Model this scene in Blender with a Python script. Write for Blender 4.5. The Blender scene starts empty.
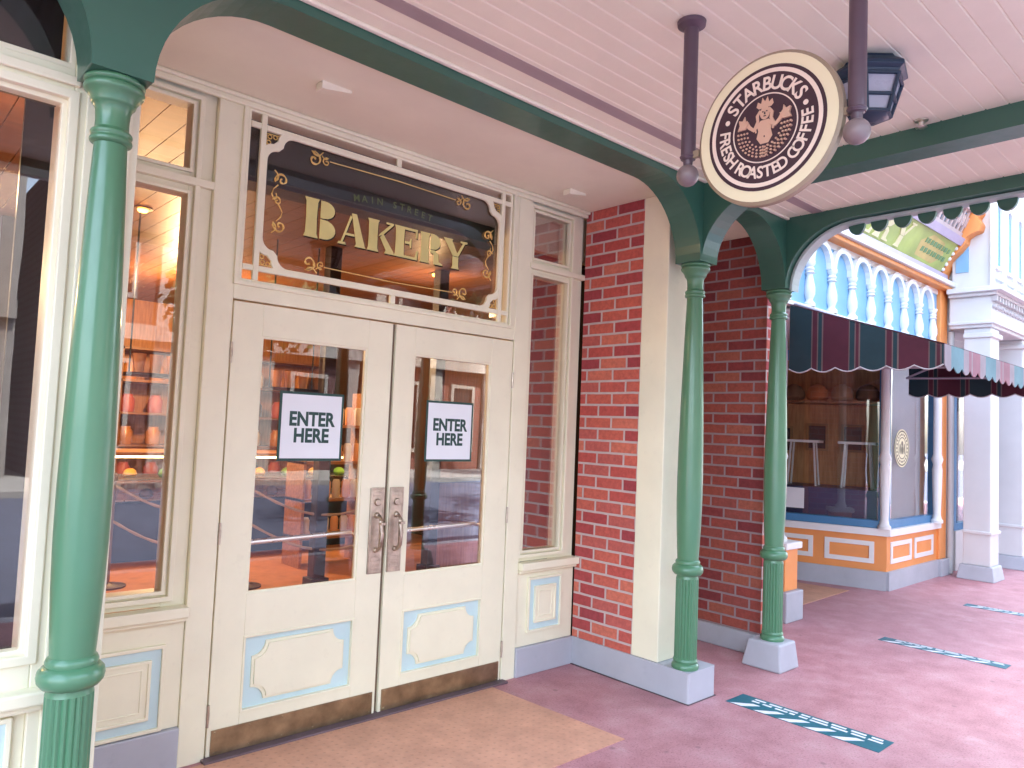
import bpy, bmesh, math, random
from math import sin, cos, pi, radians, sqrt
random.seed(7)
S = bpy.context.scene
COL = S.collection
# ------------------------------------------------------------------ camera, sky, sun, exposure
cd = bpy.data.cameras.new('Camera'); cam = bpy.data.objects.new('Camera', cd); COL.objects.link(cam)
from mathutils import Matrix, Vector
R_ = Vector((0.7357, -0.6761, 0.0413)); FW = Vector((0.6734, 0.7369, 0.0590)); FW.normalize()
R_ = (R_ - FW * R_.dot(FW)).normalized(); U_ = R_.cross(FW)
M = Matrix((R_, U_, -FW)).transposed().to_4x4(); M.translation = Vector((-1.3632, -3.4667, 1.5786))
cam.matrix_world = M
cd.sensor_fit = 'HORIZONTAL'; cd.sensor_width = 36; cd.lens = 36 * 739.77 / 1024
cd.clip_start = 0.05; cd.clip_end = 500
S.camera = cam
W = bpy.data.worlds.new('World'); S.world = W; W.use_nodes = True
wn = W.node_tree; bg = wn.nodes['Background']
sky = wn.nodes.new('ShaderNodeTexSky'); sky.sky_type = 'NISHITA'; sky.sun_disc = False
SUN_EL, SUN_AZ = radians(60), radians(18)       # azimuth clockwise from +Y: sun behind these shops, so this side lies in open shade
sky.sun_elevation = SUN_EL; sky.sun_rotation = SUN_AZ; sky.air_density = 1.0; sky.dust_density = 3.0; sky.ozone_density = 1.0
hs = wn.nodes.new('ShaderNodeHueSaturation'); hs.inputs['Saturation'].default_value = .72      # thin high haze
wn.links.new(sky.outputs[0], hs.inputs['Color']); wn.links.new(hs.outputs[0], bg.inputs[0]); bg.inputs[1].default_value = 0.15
sl = bpy.data.lights.new('sun', 'SUN'); sl.energy = 4.0; sl.angle = radians(.6); sl.color = (1, .95, .87)
so = bpy.data.objects.new('sun', sl); COL.objects.link(so)
sd = Vector((sin(SUN_AZ) * cos(SUN_EL), cos(SUN_AZ) * cos(SUN_EL), sin(SUN_EL)))
so.rotation_euler = sd.to_track_quat('Z', 'Y').to_euler(); so.location = (0, -10, 20)
vs = S.view_settings; S.display_settings.display_device = 'sRGB'
vs.view_transform = 'Standard'; vs.look = 'None'; vs.gamma = 1; vs.use_curve_mapping = False
vs.exposure = 3.82
cy = S.cycles
S.render.engine = 'CYCLES'
cy.use_denoising = True
cy.max_bounces = 8; cy.diffuse_bounces = 5; cy.glossy_bounces = 4; cy.transparent_max_bounces = 10
cy.sample_clamp_indirect = 6; cy.caustics_reflective = False; cy.caustics_refractive = False

# ------------------------------------------------------------------ helpers
class MB:
    def __init__(s): s.v = []; s.f = []; s.sm = []
    def add(s, vs_, fs, smooth=False):
        b = len(s.v); s.v += [tuple(p) for p in vs_]
        for f in fs: s.f.append([i + b for i in f]); s.sm.append(smooth)
    def box(s, x0, x1, y0, y1, z0, z1):
        x0, x1 = sorted((x0, x1)); y0, y1 = sorted((y0, y1)); z0, z1 = sorted((z0, z1))
        s.add([(x0,y0,z0),(x1,y0,z0),(x1,y1,z0),(x0,y1,z0),(x0,y0,z1),(x1,y0,z1),(x1,y1,z1),(x0,y1,z1)],
              [(0,3,2,1),(4,5,6,7),(0,1,5,4),(1,2,6,5),(2,3,7,6),(3,0,4,7)]); return s
    def prism(s, poly, fn, d0, d1, smooth=False):
        """poly: 2D outline; fn(u,v,d) -> 3D; closed solid between depths d0 and d1"""
        n = len(poly)
        vv = [fn(u, v, d0) for u, v in poly] + [fn(u, v, d1) for u, v in poly]
        s.add(vv, [tuple(range(n))[::-1], tuple(range(n, 2 * n))])
        s.add(vv, [(i, (i + 1) % n, n + (i + 1) % n, n + i) for i in range(n)], smooth); return s
    def frame(s, outer, inner, fn, d0, d1):
        """ring between two outlines of the same length"""
        n = len(outer)
        vv = [fn(u, v, d) for d in (d0, d1) for o in (outer, inner) for u, v in o]
        F = []
        for i in range(n):
            j = (i + 1) % n
            F += [(i, j, n + j, n + i), (2*n+i, 3*n+i, 3*n+j, 2*n+j), (i, 2*n+i, 2*n+j, j), (n+i, n+j, 3*n+j, 3*n+i)]
        s.add(vv, F); return s
    def rect_frame(s, x0, x1, z0, z1, w, y0, y1, fn=None):
        fn = fn or XZ
        return s.frame([(x0,z0),(x1,z0),(x1,z1),(x0,z1)], [(x0+w,z0+w),(x1-w,z0+w),(x1-w,z1-w),(x0+w,z1-w)], fn, y0, y1)
    def lathe(s, prof, c=(0,0,0), n=28, rfn=None, ax='Z', caps=True):
        vv = []
        for r, z in prof:
            for k in range(n):
                a = 2 * pi * k / n
                rr = rfn(r, z, k) if rfn else r
                p = (rr * cos(a), rr * sin(a), z)
                if ax == 'X': p = (p[2], p[0], p[1])
                if ax == 'Y': p = (p[0], p[2], p[1])
                vv.append((c[0] + p[0], c[1] + p[1], c[2] + p[2]))
        F = [(i*n+k, i*n+(k+1) % n, (i+1)*n+(k+1) % n, (i+1)*n+k) for i in range(len(prof)-1) for k in range(n)]
        s.add(vv, F, True)
        if caps:
            m = len(prof) - 1
            s.add(vv[:n], [tuple(range(n))[::-1]]); s.add(vv[m*n:], [tuple(range(n))])
        return s
    def tube(s, pts, r, n=8, close=False):
        pts = [Vector(p) for p in pts]; vv = []; m = len(pts)
        up = Vector((0.123, 0.31, 0.943))
        for i, p in enumerate(pts):
            a = pts[i-1] if (i or close) else p; b = pts[(i+1) % m] if (i < m-1 or close) else p
            t = (b - a).normalized(); x = t.cross(up)
            if x.length < .05: x = t.cross(Vector((1, .2, .1)))
            x.normalize(); y = t.cross(x)
            rr = r[i] if isinstance(r, (list, tuple)) else r
            for k in range(n):
                q = 2 * pi * k / n; vv.append(p + x * cos(q) * rr + y * sin(q) * rr)
        F = [(i*n+k, i*n+(k+1) % n, ((i+1) % m)*n+(k+1) % n, ((i+1) % m)*n+k) for i in range(m if close else m-1) for k in range(n)]
        s.add(vv, F, True)
        if not close: s.add(vv[:n], [tuple(range(n))[::-1]]); s.add(vv[-n:], [tuple(range(n))])
        return s
    def ball(s, c, r, n=16, sz=1):
        return s.lathe([(max(1e-4, r*sin(pi*i/10)), -r*sz*cos(pi*i/10)) for i in range(11)], c, n)

XZ = lambda u, v, d: (u, d, v)          # facade drawing: d = Y
YZ = lambda u, v, d: (d, u, v)          # side drawing: d = X
XY = lambda u, v, d: (u, v, d)

def wloc(o):
    p = Vector((0, 0, 0))
    while o: p = p + o.location; o = o.parent
    return p
def obj(name, mb, m, parent=None, bevel=0, loc=None, seg=2):
    base = wloc(parent) if parent else Vector(loc or (0, 0, 0))
    me = bpy.data.meshes.new(name)
    me.from_pydata([(v[0]-base.x, v[1]-base.y, v[2]-base.z) for v in mb.v], [], mb.f)
    bm = bmesh.new(); bm.from_mesh(me); bmesh.ops.recalc_face_normals(bm, faces=bm.faces); bm.to_mesh(me); bm.free()
    me.polygons.foreach_set('use_smooth', [bool(x) for x in mb.sm])
    if any(mb.sm): me.set_sharp_from_angle(angle=radians(38))
    me.materials.append(m)
    o = bpy.data.objects.new(name, me); COL.objects.link(o)
    if parent: o.parent = parent
    elif loc: o.location = loc
    if bevel:
        b = o.modifiers.new('bevel', 'BEVEL'); b.width = bevel; b.segments = seg; b.limit_method = 'ANGLE'; b.angle_limit = radians(40)
        b.harden_normals = False
    return o
def tag(o, label=None, cat=None, group=None, kind=None):
    if label: o['label'] = label
    if cat: o['category'] = cat
    if group: o['group'] = group
    if kind: o['kind'] = kind
    return o
def thing(name, label, cat, loc=(0, 0, 0), group=None):
    o = bpy.data.objects.new(name, None); COL.objects.link(o); o.location = loc; o.empty_display_size = .1
    return tag(o, label, cat, group)
def copy_tree(o, parent=None):
    c = o.copy(); COL.objects.link(c)
    if parent: c.parent = parent
    for ch in list(o.children): copy_tree(ch, c)
    return c
def dup(root, loc, label=None, group=None):
    c = copy_tree(root); c.location = loc
    if label: c['label'] = label
    if group: c['group'] = group
    return c
def struct(name, mb, m, bevel=0):
    return tag(obj(name, mb, m, None, bevel), kind='structure')

_tc = {}
def glyphs(txt, size=1.0, bold=0.0, spacing=1.0, thick=0.0):
    """2D outline of a text, filled; returns verts, faces centred on x, baseline y=0"""
    key = (txt, size, bold, spacing, thick)
    if key in _tc: return _tc[key]
    cu = bpy.data.curves.new('t', 'FONT'); cu.body = txt; cu.size = size; cu.offset = bold * size; cu.space_character = spacing
    cu.align_x = 'CENTER'; cu.resolution_u = 5; cu.extrude = thick; cu.fill_mode = 'BOTH' if thick else 'FRONT'
    o = bpy.data.objects.new('t', cu); COL.objects.link(o)
    dg = bpy.context.evaluated_depsgraph_get(); me = bpy.data.meshes.new_from_object(o.evaluated_get(dg))
    v = [tuple(p.co) for p in me.vertices]; f = [tuple(p.vertices) for p in me.polygons]
    COL.objects.unlink(o); bpy.data.objects.remove(o); bpy.data.curves.remove(cu); bpy.data.meshes.remove(me)
    _tc[key] = (v, f); return v, f
def put_text(mb, txt, fn, size, bold=0, spacing=1, sx=1, rot=0, at=(0, 0), thick=.0006):
    v, f = glyphs(txt, size, bold, spacing, thick)
    c, s_ = cos(rot), sin(rot)
    mb.add([fn(at[0] + (x*sx)*c - y*s_, at[1] + (x*sx)*s_ + y*c, z) for x, y, z in v], f)

# ------------------------------------------------------------------ materials
def newmat(name):
    m = bpy.data.materials.new(name); m.use_nodes = True
    return m, m.node_tree, m.node_tree.nodes['Principled BSDF']
def ramp(nt, pts, interp='LINEAR'):
    r = nt.nodes.new('ShaderNodeValToRGB'); e = r.color_ramp.elements; r.color_ramp.interpolation = interp
    while len(e) < len(pts): e.new(.5)
    for i, (p, c) in enumerate(pts): e[i].position = p; e[i].color = (*c, 1)
    return r
def mix(nt, a, b, fac, mode='MIX'):
    n = nt.nodes.new('ShaderNodeMix'); n.data_type = 'RGBA'; n.blend_type = mode
    for sock, val in ((n.inputs[0], fac), (n.inputs[6], a), (n.inputs[7], b)):
        if isinstance(val, (int, float)): sock.default_value = val
        elif isinstance(val, tuple): sock.default_value = (*val, 1)
        else: nt.links.new(val, sock)
    return n.outputs[2]
def math_(nt, op, a, b=None, c=None):
    n = nt.nodes.new('ShaderNodeMath'); n.operation = op
    for i, val in enumerate((a, b, c)):
        if val is None: continue
        if isinstance(val, (int, float)): n.inputs[i].default_value = val
        else: nt.links.new(val, n.inputs[i])
    return n.outputs[0]
def coords(nt):
    g = nt.nodes.new('ShaderNodeNewGeometry'); return g.outputs['Position']
def noise(nt, scale, detail=4, vec=None, rough=.55):
    n = nt.nodes.new('ShaderNodeTexNoise'); n.inputs['Scale'].default_value = scale; n.inputs['Detail'].default_value = detail
    n.inputs['Roughness'].default_value = rough
    nt.links.new(vec if vec is not None else coords(nt), n.inputs['Vector']); return n.outputs[0]
def bump(nt, h, strength, dist, p):
    b = nt.nodes.new('ShaderNodeBump'); b.inputs['Strength'].default_value = strength; b.inputs['Distance'].default_value = dist
    nt.links.new(h, b.inputs['Height']); nt.links.new(b.outputs[0], p.inputs['Normal'])
def paint(name, c, rough=.45, var=.07, metal=0, bmp=.06, scale=3.0, coat=0, grime=.0, spec=.5):
    m, nt, p = newmat(name)
    n = noise(nt, scale, 5)
    lo = tuple(x * (1 - var) for x in c); hi = tuple(min(1, x * (1 + var)) for x in c)
    r = ramp(nt, [(.3, lo), (.7, hi)]); nt.links.new(n, r.inputs[0]); out = r.outputs[0]
    if grime:
        g = noise(nt, 14, 8, rough=.7); gr = ramp(nt, [(.58, (0, 0, 0)), (.78, (1, 1, 1))]); nt.links.new(g, gr.inputs[0])
        f = math_(nt, 'MULTIPLY', gr.outputs[0], grime); out = mix(nt, out, tuple(x * .55 for x in c), f)
    nt.links.new(out, p.inputs['Base Color'])
    rr = math_(nt, 'MULTIPLY_ADD', noise(nt, scale * 6, 4), .25, rough - .12); nt.links.new(rr, p.inputs['Roughness'])
    p.inputs['Metallic'].default_value = metal; p.inputs['Coat Weight'].default_value = coat; p.inputs['Coat Roughness'].default_value = .12
    p.inputs['Specular IOR Level'].default_value = spec
    if bmp: bump(nt, noise(nt, 55, 5), bmp, .004, p)
    return m
def brick_mat(name, cols, mortar, plane, bw=.228, bh=.0800, mort=.0085, off=(0, 0)):
    m, nt, p = newmat(name)
    sep = nt.nodes.new('ShaderNodeSeparateXYZ'); nt.links.new(coords(nt), sep.inputs[0])
    cmb = nt.nodes.new('ShaderNodeCombineXYZ')
    nt.links.new(math_(nt, 'ADD', sep.outputs['X' if plane == 'X' else 'Y'], 20.0 + off[0]), cmb.inputs[0])
    nt.links.new(math_(nt, 'ADD', sep.outputs['Z'], off[1]), cmb.inputs[1])
    b = nt.nodes.new('ShaderNodeTexBrick'); b.inputs['Scale'].default_value = 1
    b.inputs['Brick Width'].default_value = bw; b.inputs['Row Height'].default_value = bh
    b.inputs['Mortar Size'].default_value = mort; b.inputs['Mortar Smooth'].default_value = .25; b.inputs['Bias'].default_value = 0
    b.inputs['Color1'].default_value = (0, 0, 0, 1); b.inputs['Color2'].default_value = (1, 1, 1, 1); b.inputs['Mortar'].default_value = (0, 0, 0, 1)
    nv = nt.nodes.new('ShaderNodeTexNoise'); nv.inputs['Scale'].default_value = 9; nt.links.new(coords(nt), nv.inputs['Vector'])
    wob = nt.nodes.new('ShaderNodeVectorMath'); wob.operation = 'MULTIPLY_ADD'
    nt.links.new(nv.outputs[1], wob.inputs[0]); wob.inputs[1].default_value = (.006, .006, 0); nt.links.new(cmb.outputs[0], wob.inputs[2])
    nt.links.new(wob.outputs[0], b.inputs['Vector'])
    k = len(cols); r = ramp(nt, [(i / k, c) for i, c in enumerate(cols)], 'CONSTANT'); nt.links.new(b.outputs[0], r.inputs[0])
    n = noise(nt, 38, 6, rough=.7); nr = ramp(nt, [(.3, (.72, .7, .7)), (.7, (1.12, 1.1, 1.1))]); nt.links.new(n, nr.inputs[0])
    cb = mix(nt, r.outputs[0], nr.outputs[0], 1.0, 'MULTIPLY')
    mm = mix(nt, mortar, tuple(x * .75 for x in mortar), noise(nt, 20))
    nt.links.new(mix(nt, cb, mm, b.outputs[1]), p.inputs['Base Color'])
    p.inputs['Roughness'].default_value = .75
    h = math_(nt, 'ADD', math_(nt, 'MULTIPLY', b.outputs[1], -1.0), math_(nt, 'MULTIPLY', n, .35))
    bump(nt, h, .7, .006, p); return m
def glass_mat(name, refl=.22, tint=(1, 1, 1), rough=.0):
    m = bpy.data.materials.new(name); m.use_nodes = True; nt = m.node_tree; nt.nodes.clear()
    o = nt.nodes.new('ShaderNodeOutputMaterial'); t = nt.nodes.new('ShaderNodeBsdfTransparent'); t.inputs[0].default_value = (*tint, 1)
    g = nt.nodes.new('ShaderNodeBsdfGlossy'); g.inputs['Roughness'].default_value = rough; g.inputs[0].default_value = (1, 1, 1, 1)
    lw = nt.nodes.new('ShaderNodeLayerWeight'); lw.inputs[0].default_value = .35
    f = math_(nt, 'MULTIPLY_ADD', lw.outputs[0], .22, refl)
    f = math_(nt, 'MINIMUM', f, 1.0)
    bn = nt.nodes.new('ShaderNodeBump'); bn.inputs['Strength'].default_value = .05; bn.inputs['Distance'].default_value = .02
    nt.links.new(noise(nt, 1.3, 2), bn.inputs['Height']); nt.links.new(bn.outputs[0], g.inputs['Normal'])
    x = nt.nodes.new('ShaderNodeMixShader'); nt.links.new(f, x.inputs[0]); nt.links.new(t.outputs[0], x.inputs[1]); nt.links.new(g.outputs[0], x.inputs[2])
    nt.links.new(x.outputs[0], o.inputs[0]); return m
def emit(name, c, s):
    m, nt, p = newmat(name); p.inputs['Base Color'].default_value = (*c, 1); p.inputs['Emission Color'].default_value = (*c, 1); p.inputs['Emission Strength'].default_value = s
    return m
def wood(name, c1, c2, axis='X', scale=6):
    m, nt, p = newmat(name)
    mp = nt.nodes.new('ShaderNodeMapping'); nt.links.new(coords(nt), mp.inputs[0])
    sc = {'X': (.6, 6, 6), 'Y': (6, .6, 6), 'Z': (6, 6, .6)}[axis]; mp.inputs['Scale'].default_value = sc
    n = noise(nt, scale, 6, mp.outputs[0]); r = ramp(nt, [(.3, c1), (.7, c2)]); nt.links.new(n, r.inputs[0])
    nt.links.new(r.outputs[0], p.inputs['Base Color']); p.inputs['Roughness'].default_value = .45
    bump(nt, n, .15, .004, p); return m
def stripes(name, axis, period, seq, rough=.8, off=0):
    """woven stripes along one world axis; seq = [(position, colour)]"""
    m, nt, p = newmat(name)
    sep = nt.nodes.new('ShaderNodeSeparateXYZ'); nt.links.new(coords(nt), sep.inputs[0])
    t = math_(nt, 'FRACT', math_(nt, 'DIVIDE', math_(nt, 'ADD', sep.outputs[axis], 100 + off), period))
    r = ramp(nt, seq, 'CONSTANT'); nt.links.new(t, r.inputs[0])
    n = noise(nt, 5, 4); nr = ramp(nt, [(.3, (.85, .85, .85)), (.7, (1.1, 1.1, 1.1))]); nt.links.new(n, nr.inputs[0])
    nt.links.new(mix(nt, r.outputs[0], nr.outputs[0], 1, 'MULTIPLY'), p.inputs['Base Color'])
    p.inputs['Roughness'].default_value = rough; bump(nt, noise(nt, 3, 3), .25, .03, p); return m

CREAM = paint('cream_paint', (.81, .775, .575), .42, .05, grime=.2)
CREAM2 = paint('cream_ceiling_paint', (.85, .80, .63), .55, .04)
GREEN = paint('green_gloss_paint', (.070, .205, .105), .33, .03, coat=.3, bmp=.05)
GREEN_SHADED = paint('shaded_green_paint', (.034, .122, .082), .36, .03, coat=.3, bmp=.05)  # column green made darker: shade under the canopy is put into the colour
LBLUE = paint('pale_blue_paint', (.53, .69, .69), .45, .05, grime=.15)
GREY = paint('grey_plinth_paint', (.42, .43, .47), .6, .08, grime=.25)
BRASS = paint('aged_brass', (.38, .30, .19), .36, .35, metal=1, scale=9, bmp=.15, grime=.5)
PLATE = paint('antique_bronze_plate', (.50, .42, .34), .42, .25, metal=1, scale=20, bmp=.3, grime=.4)
STEEL = paint('steel', (.78, .74, .66), .3, .1, metal=1)
DARKM = paint('dark_metal', (.02, .02, .022), .5, .1)
PURPLE = paint('plum_painted_iron', (.085, .055, .075), .42, .12, coat=.2)
NAVY = paint('blue_black_iron', (.010, .032, .062), .45, .1)
GOLD = paint('gold_leaf', (.70, .48, .16), .35, .12, metal=.35, bmp=.1)
PALEGOLD = paint('pale_gilt', (.66, .58, .22), .4, .14, bmp=.05)
BLACKG = paint('dark_glass_enamel', (.012, .012, .014), .25, .1)
SIGNCREAM = paint('sign_cream', (.80, .75, .50), .45, .04)
SIGNBR = paint('sign_plum_brown', (.045, .018, .028), .45, .1)
SIGNWHITE = paint('sign_lettering', (.82, .70, .58), .5, .03)
SIGNRIM = paint('sign_rim', (.30, .24, .16), .4, .1)
ORANGE = paint('orange_paint', (.80, .30, .085), .5, .05)
WHITE = paint('white_paint', (.78, .77, .76), .45, .03)
WHITE2 = paint('white_stucco', (.64, .635, .63), .6, .04)
BLUE = paint('blue_frame_paint', (.06, .20, .38), .4, .08)
SKYB = paint('sky_blue_panel', (.22, .44, .66), .5, .06)
LIME = paint('lime_green_sign', (.42, .50, .13), .5, .22, scale=2.0)
LILAC = paint('lilac_trim', (.50, .42, .55), .5, .08)
TEAL = paint('teal_vinyl', (.012, .13, .17), .4, .1)
VWHITE = paint('white_vinyl', (.74, .74, .76), .45, .05, grime=.2)
POSTER = paint('poster_paper', (.78, .82, .84), .6, .02, bmp=0)
INK = paint('dark_green_ink', (.01, .055, .045), .5, .05, bmp=0)
GLASS = glass_mat('door_glass', .022)
GLASS_R = glass_mat('right_door_glass', .035)
GLASS_S = glass_mat('side_glass', .24)
GLASS_L = glass_mat('left_window_glass', .03)
GLASS_T = glass_mat('transom_glass', .025)
GLASS_W = glass_mat('shop_window_glass', .05)
BRICKS = [(.50, .088, .070), (.56, .125, .085), (.41, .064, .064), (.52, .105, .08), (.60, .165, .105), (.35, .052, .06), (.50, .115, .092)]
BRICK_Y = brick_mat('red_brick_side', BRICKS, (.60, .48, .45), 'Y')
BRICK_X = brick_mat('red_brick_front', BRICKS, (.60, .48, .45), 'X')

# ground: tinted red concrete, fine aggregate, worn and stained
def ground_mat():
    m, nt, p = newmat('red_tinted_concrete')
    big = noise(nt, .55, 4); mid = noise(nt, 4.5, 7, rough=.65); fine = noise(nt, 85, 5, rough=.75)
    r = ramp(nt, [(.30, (.31, .105, .115)), (.5, (.44, .19, .205)), (.68, (.52, .285, .295))]); nt.links.new(mid, r.inputs[0])
    c = mix(nt, r.outputs[0], (.52, .30, .325), math_(nt, 'MULTIPLY', big, .5))
    sp = ramp(nt, [(.34, (.45, .42, .42)), (.47, (1, 1, 1)), (.60, (1, 1, 1)), (.70, (1.5, 1.5, 1.5))]); nt.links.new(fine, sp.inputs[0])
    c = mix(nt, c, sp.outputs[0], .8, 'MULTIPLY')
    st = ramp(nt, [(.60, (0, 0, 0)), (.72, (1, 1, 1))]); nt.links.new(noise(nt, 1.7, 9, rough=.75), st.inputs[0])
    c = mix(nt, c, (.56, .40, .42), math_(nt, 'MULTIPLY', st.outputs[0], .45))
    vo = nt.nodes.new('ShaderNodeTexVoronoi'); vo.inputs['Scale'].default_value = 5.5; nt.links.new(coords(nt), vo.inputs['Vector'])
    spot = ramp(nt, [(.06, (1, 1, 1)), (.11, (0, 0, 0))]); nt.links.new(vo.outputs['Distance'], spot.inputs[0])
    sx_ = nt.nodes.new('ShaderNodeSeparateColor'); nt.links.new(vo.outputs['Color'], sx_.inputs[0])
    pick = math_(nt, 'MULTIPLY', math_(nt, 'GREATER_THAN', sx_.outputs[0], .72), math_(nt, 'MULTIPLY', spot.outputs[0], .45))
    c = mix(nt, c, (.16, .09, .10), pick)
    nt.links.new(c, p.inputs['Base Color'])
    nt.links.new(math_(nt, 'MULTIPLY_ADD', mid, .3, .45), p.inputs['Roughness'])
    bump(nt, math_(nt, 'ADD', fine, math_(nt, 'MULTIPLY', mid, .8)), .35, .004, p); return m
GROUND = ground_mat()
def tile_mat(name, c, pitch=.045):
    m, nt, p = newmat(name)
    sep = nt.nodes.new('ShaderNodeSeparateXYZ'); nt.links.new(coords(nt), sep.inputs[0])
    fx = math_(nt, 'ABSOLUTE', math_(nt, 'SUBTRACT', math_(nt, 'FRACT', math_(nt, 'DIVIDE', math_(nt, 'ADD', sep.outputs[0], 50), pitch)), .5))
    fy = math_(nt, 'ABSOLUTE', math_(nt, 'SUBTRACT', math_(nt, 'FRACT', math_(nt, 'DIVIDE', math_(nt, 'ADD', sep.outputs[1], 50), pitch)), .5))
    d = math_(nt, 'SQRT', math_(nt, 'ADD', math_(nt, 'MULTIPLY', fx, fx), math_(nt, 'MULTIPLY', fy, fy)))
    dot = math_(nt, 'SUBTRACT', 1.0, math_(nt, 'SMOOTH_MIN', math_(nt, 'MULTIPLY', d, 4.5), 1.0, .2))
    n = noise(nt, 5, 6, rough=.7); r = ramp(nt, [(.3, tuple(x*.82 for x in c)), (.7, tuple(x*1.12 for x in c))]); nt.links.new(n, r.inputs[0])
    nd = mix(nt, r.outputs[0], tuple(x*.72 for x in c), math_(nt, 'MULTIPLY', dot, math_(nt, 'MULTIPLY', noise(nt, 7, 4), 1.5)))
    nt.links.new(nd, p.inputs['Base Color']); p.inputs['Roughness'].default_value = .6
    bump(nt, math_(nt, 'MULTIPLY_ADD', dot, -1.0, math_(nt, 'MULTIPLY', noise(nt, 150, 3), .3)), .5, .004, p); return m
APRON = tile_mat('tan_dimpled_paver', (.62, .33, .215))
TERRA = tile_mat('terracotta_floor', (.50, .20, .085), .30)
ASPH = paint('asphalt', (.048, .060, .100), .85, .2, bmp=.4)

# ------------------------------------------------------------------ the ground
struct('ground', MB().box(-120, 160, -140, 60, -.6, -.125), ASPH)
struct('pavement', MB().box(-60, 90, -4.4, 12, -.5, 0), GROUND)
struct('road_kerb', MB().box(-60, 90, -4.60, -4.405, -.5, -.004), GREY, .02)
far = struct('far_pavement', MB().box(-60, 90, -26, -14.2, -.5, 0), paint('grey_concrete', (.20, .20, .20), .8, .15))
struct('door_apron_pavement', MB().prism([(-.45, -.03), (1.70, -.03), (1.76, -1.02), (-.45, -1.02)], XY, .0, .004), APRON)
struct('shop_apron_pavement', MB().prism([(5.35, -.10), (6.72, -.06), (6.55, .95), (5.35, .95)], XY, .0, .004), APRON)

# ------------------------------------------------------------------ bakery storefront
SOF = 3.11
store = thing('bakery_storefront', 'cream bakery front with double glass doors and gilt lettered transom window', 'shop front', (.9, 0, 0))
# --- frame boards (facade plane Y=0, front face at Y=0)
fb = MB()
fb.box(-.125, -.004, 0, .14, 0, SOF)                 # left jamb
fb.box(1.812, 1.925, 0, .14, 0, SOF)                 # right jamb
fb.box(-.004, 1.812, .002, .14, 2.137, 2.222)        # head between door and transom
fb.box(-.004, 1.812, .002, .14, 3.072, SOF)
fb.box(-.004, .012, .003, .12, 2.222, 3.072); fb.box(1.745, 1.812, .003, .12, 2.222, 3.072)
obj('door_frame', fb, CREAM, store, .004)
# casing beads round the transom
cb = MB(); cb.rect_frame(-.012, 1.772, 2.205, 3.09, .022, -.016, .004); cb.rect_frame(.012, 1.745, 2.222, 3.07, .016, -.006, .03)
obj('transom_casing', cb, CREAM, store, .004)
# crown strip under the soffit
cr = MB(); cr.box(-.64, 2.45, -.022, .0, 3.065, SOF-.001); cr.box(-.64, 2.45, -.04, -.0225, 3.088, SOF-.001)
obj('crown_moulding', cr, CREAM, store, .006)
# threshold
obj('threshold', MB().box(-.02, 1.83, -.05, .06, 0, .014), paint('dark_threshold', (.12, .08, .09), .6, .2, grime=.4), store, .004)

def sidelight(x0, x1, gx0, gx1, side):
    """one narrow window: stiles, mullion, sill, panel below"""
    w = MB()
    zs = (.787, 2.591, 2.70, 3.012)
    w.box(x0, gx0, .03, .12, .183, SOF); w.box(gx1, x1, .03, .12, .183, SOF)
    w.box(gx0, gx1, .03, .12, 2.591, 2.70); w.box(gx0, gx1, .03, .12, 3.012, SOF); w.box(gx0, gx1, .03, .12, .72, .787)
    fr = obj('side_window', w, CREAM, store, .003)
    b = MB()
    for za, zb in ((zs[0], zs[1]), (zs[2], zs[3])):
        b.rect_frame(gx0-.012, gx1+.012, za-.012, zb+.012, .016, .014, .034)
    b.box(x0, x1, -.004, .032, 2.628, 2.664)
    # outer stepped casing
    b.rect_frame(gx0-.045, gx1+.045, .745, 3.055, .022, .004, .034)
    obj('glazing_bead', b, CREAM, fr, .003)
    for za, zb in ((zs[0], zs[1]), (zs[2], zs[3])):
        obj('pane', MB().box(gx0, gx1, .045, .051, za, zb), GLASS_S if side > 0 else GLASS_L, fr)
    s = MB().box(x0-.0, x1, -.045, .03, .672, .72).box(x0, x1, -.022, .03, .652, .6715)
    obj('sill', s, CREAM, fr, .006)
    p = MB().box(x0, x1, .012, .10, .183, .651)
    pn = obj('lower_panel', p, CREAM, store, .003)
    px0, px1, pz0, pz1 = (2.035, 2.318, .278, .602) if side > 0 else (x0 + .08, x1 - .09, .20, .545)
    obj('blue_border', MB().box(px0, px1, .006, .013, pz0, pz1), LBLUE, pn)
    rim = MB().rect_frame(px0-.014, px1+.014, pz0-.014, pz1+.014, .016, -.006, .013)
    rim.box(px0+.052, px1-.052, -.004, .008, pz0+.052, pz1-.052)
    rim.rect_frame(px0+.044, px1-.044, pz0+.044, pz1-.044, .014, -.011, .008)
    rim.rect_frame(px0+.078, px1-.078, pz0+.078, pz1-.078, .008, -.008, .0)
    obj('raised_panel', rim, CREAM, pn, .003)
    obj('plinth', MB().box(x0-.0, x1, -.012, .10, 0, .182), GREY, store, .006)
sidelight(-.66, -.126, -.60, -.232, -1)
sidelight(1.926, 2.454, 1.966, 2.305, 1)

# --- transom: dark lettered glass with cream tracery
tr = obj('transom_window', MB().box(.012, 1.745, .012, .018, 2.222, 3.07), GLASS_T, store)
t = MB()
X0, X1, Z0, Z1 = .028, 1.729, 2.238, 3.054
A = [X0+.050, X0+.078]; B = [X1-.078, X1-.050]; C_ = [Z0+.045, Z0+.073]; D = [Z1-.073, Z1-.045]
y0, y1 = -.010, .0105
t.box(A[0], A[1], y0, y1, Z0, Z1); t.box(B[0], B[1], y0, y1, Z0, Z1)
t.box(X0, A[0], y0+.001, y1, C_[0], C_[1]); t.box(A[1], B[0], y0+.001, y1, C_[0], C_[1]); t.box(B[1], X1, y0+.001, y1, C_[0], C_[1])
t.box(X0, A[0], y0+.001, y1, D[0], D[1]); t.box(A[1], B[0], y0+.001, y1, D[0], D[1]); t.box(B[1], X1, y0+.001, y1, D[0], D[1])
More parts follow.
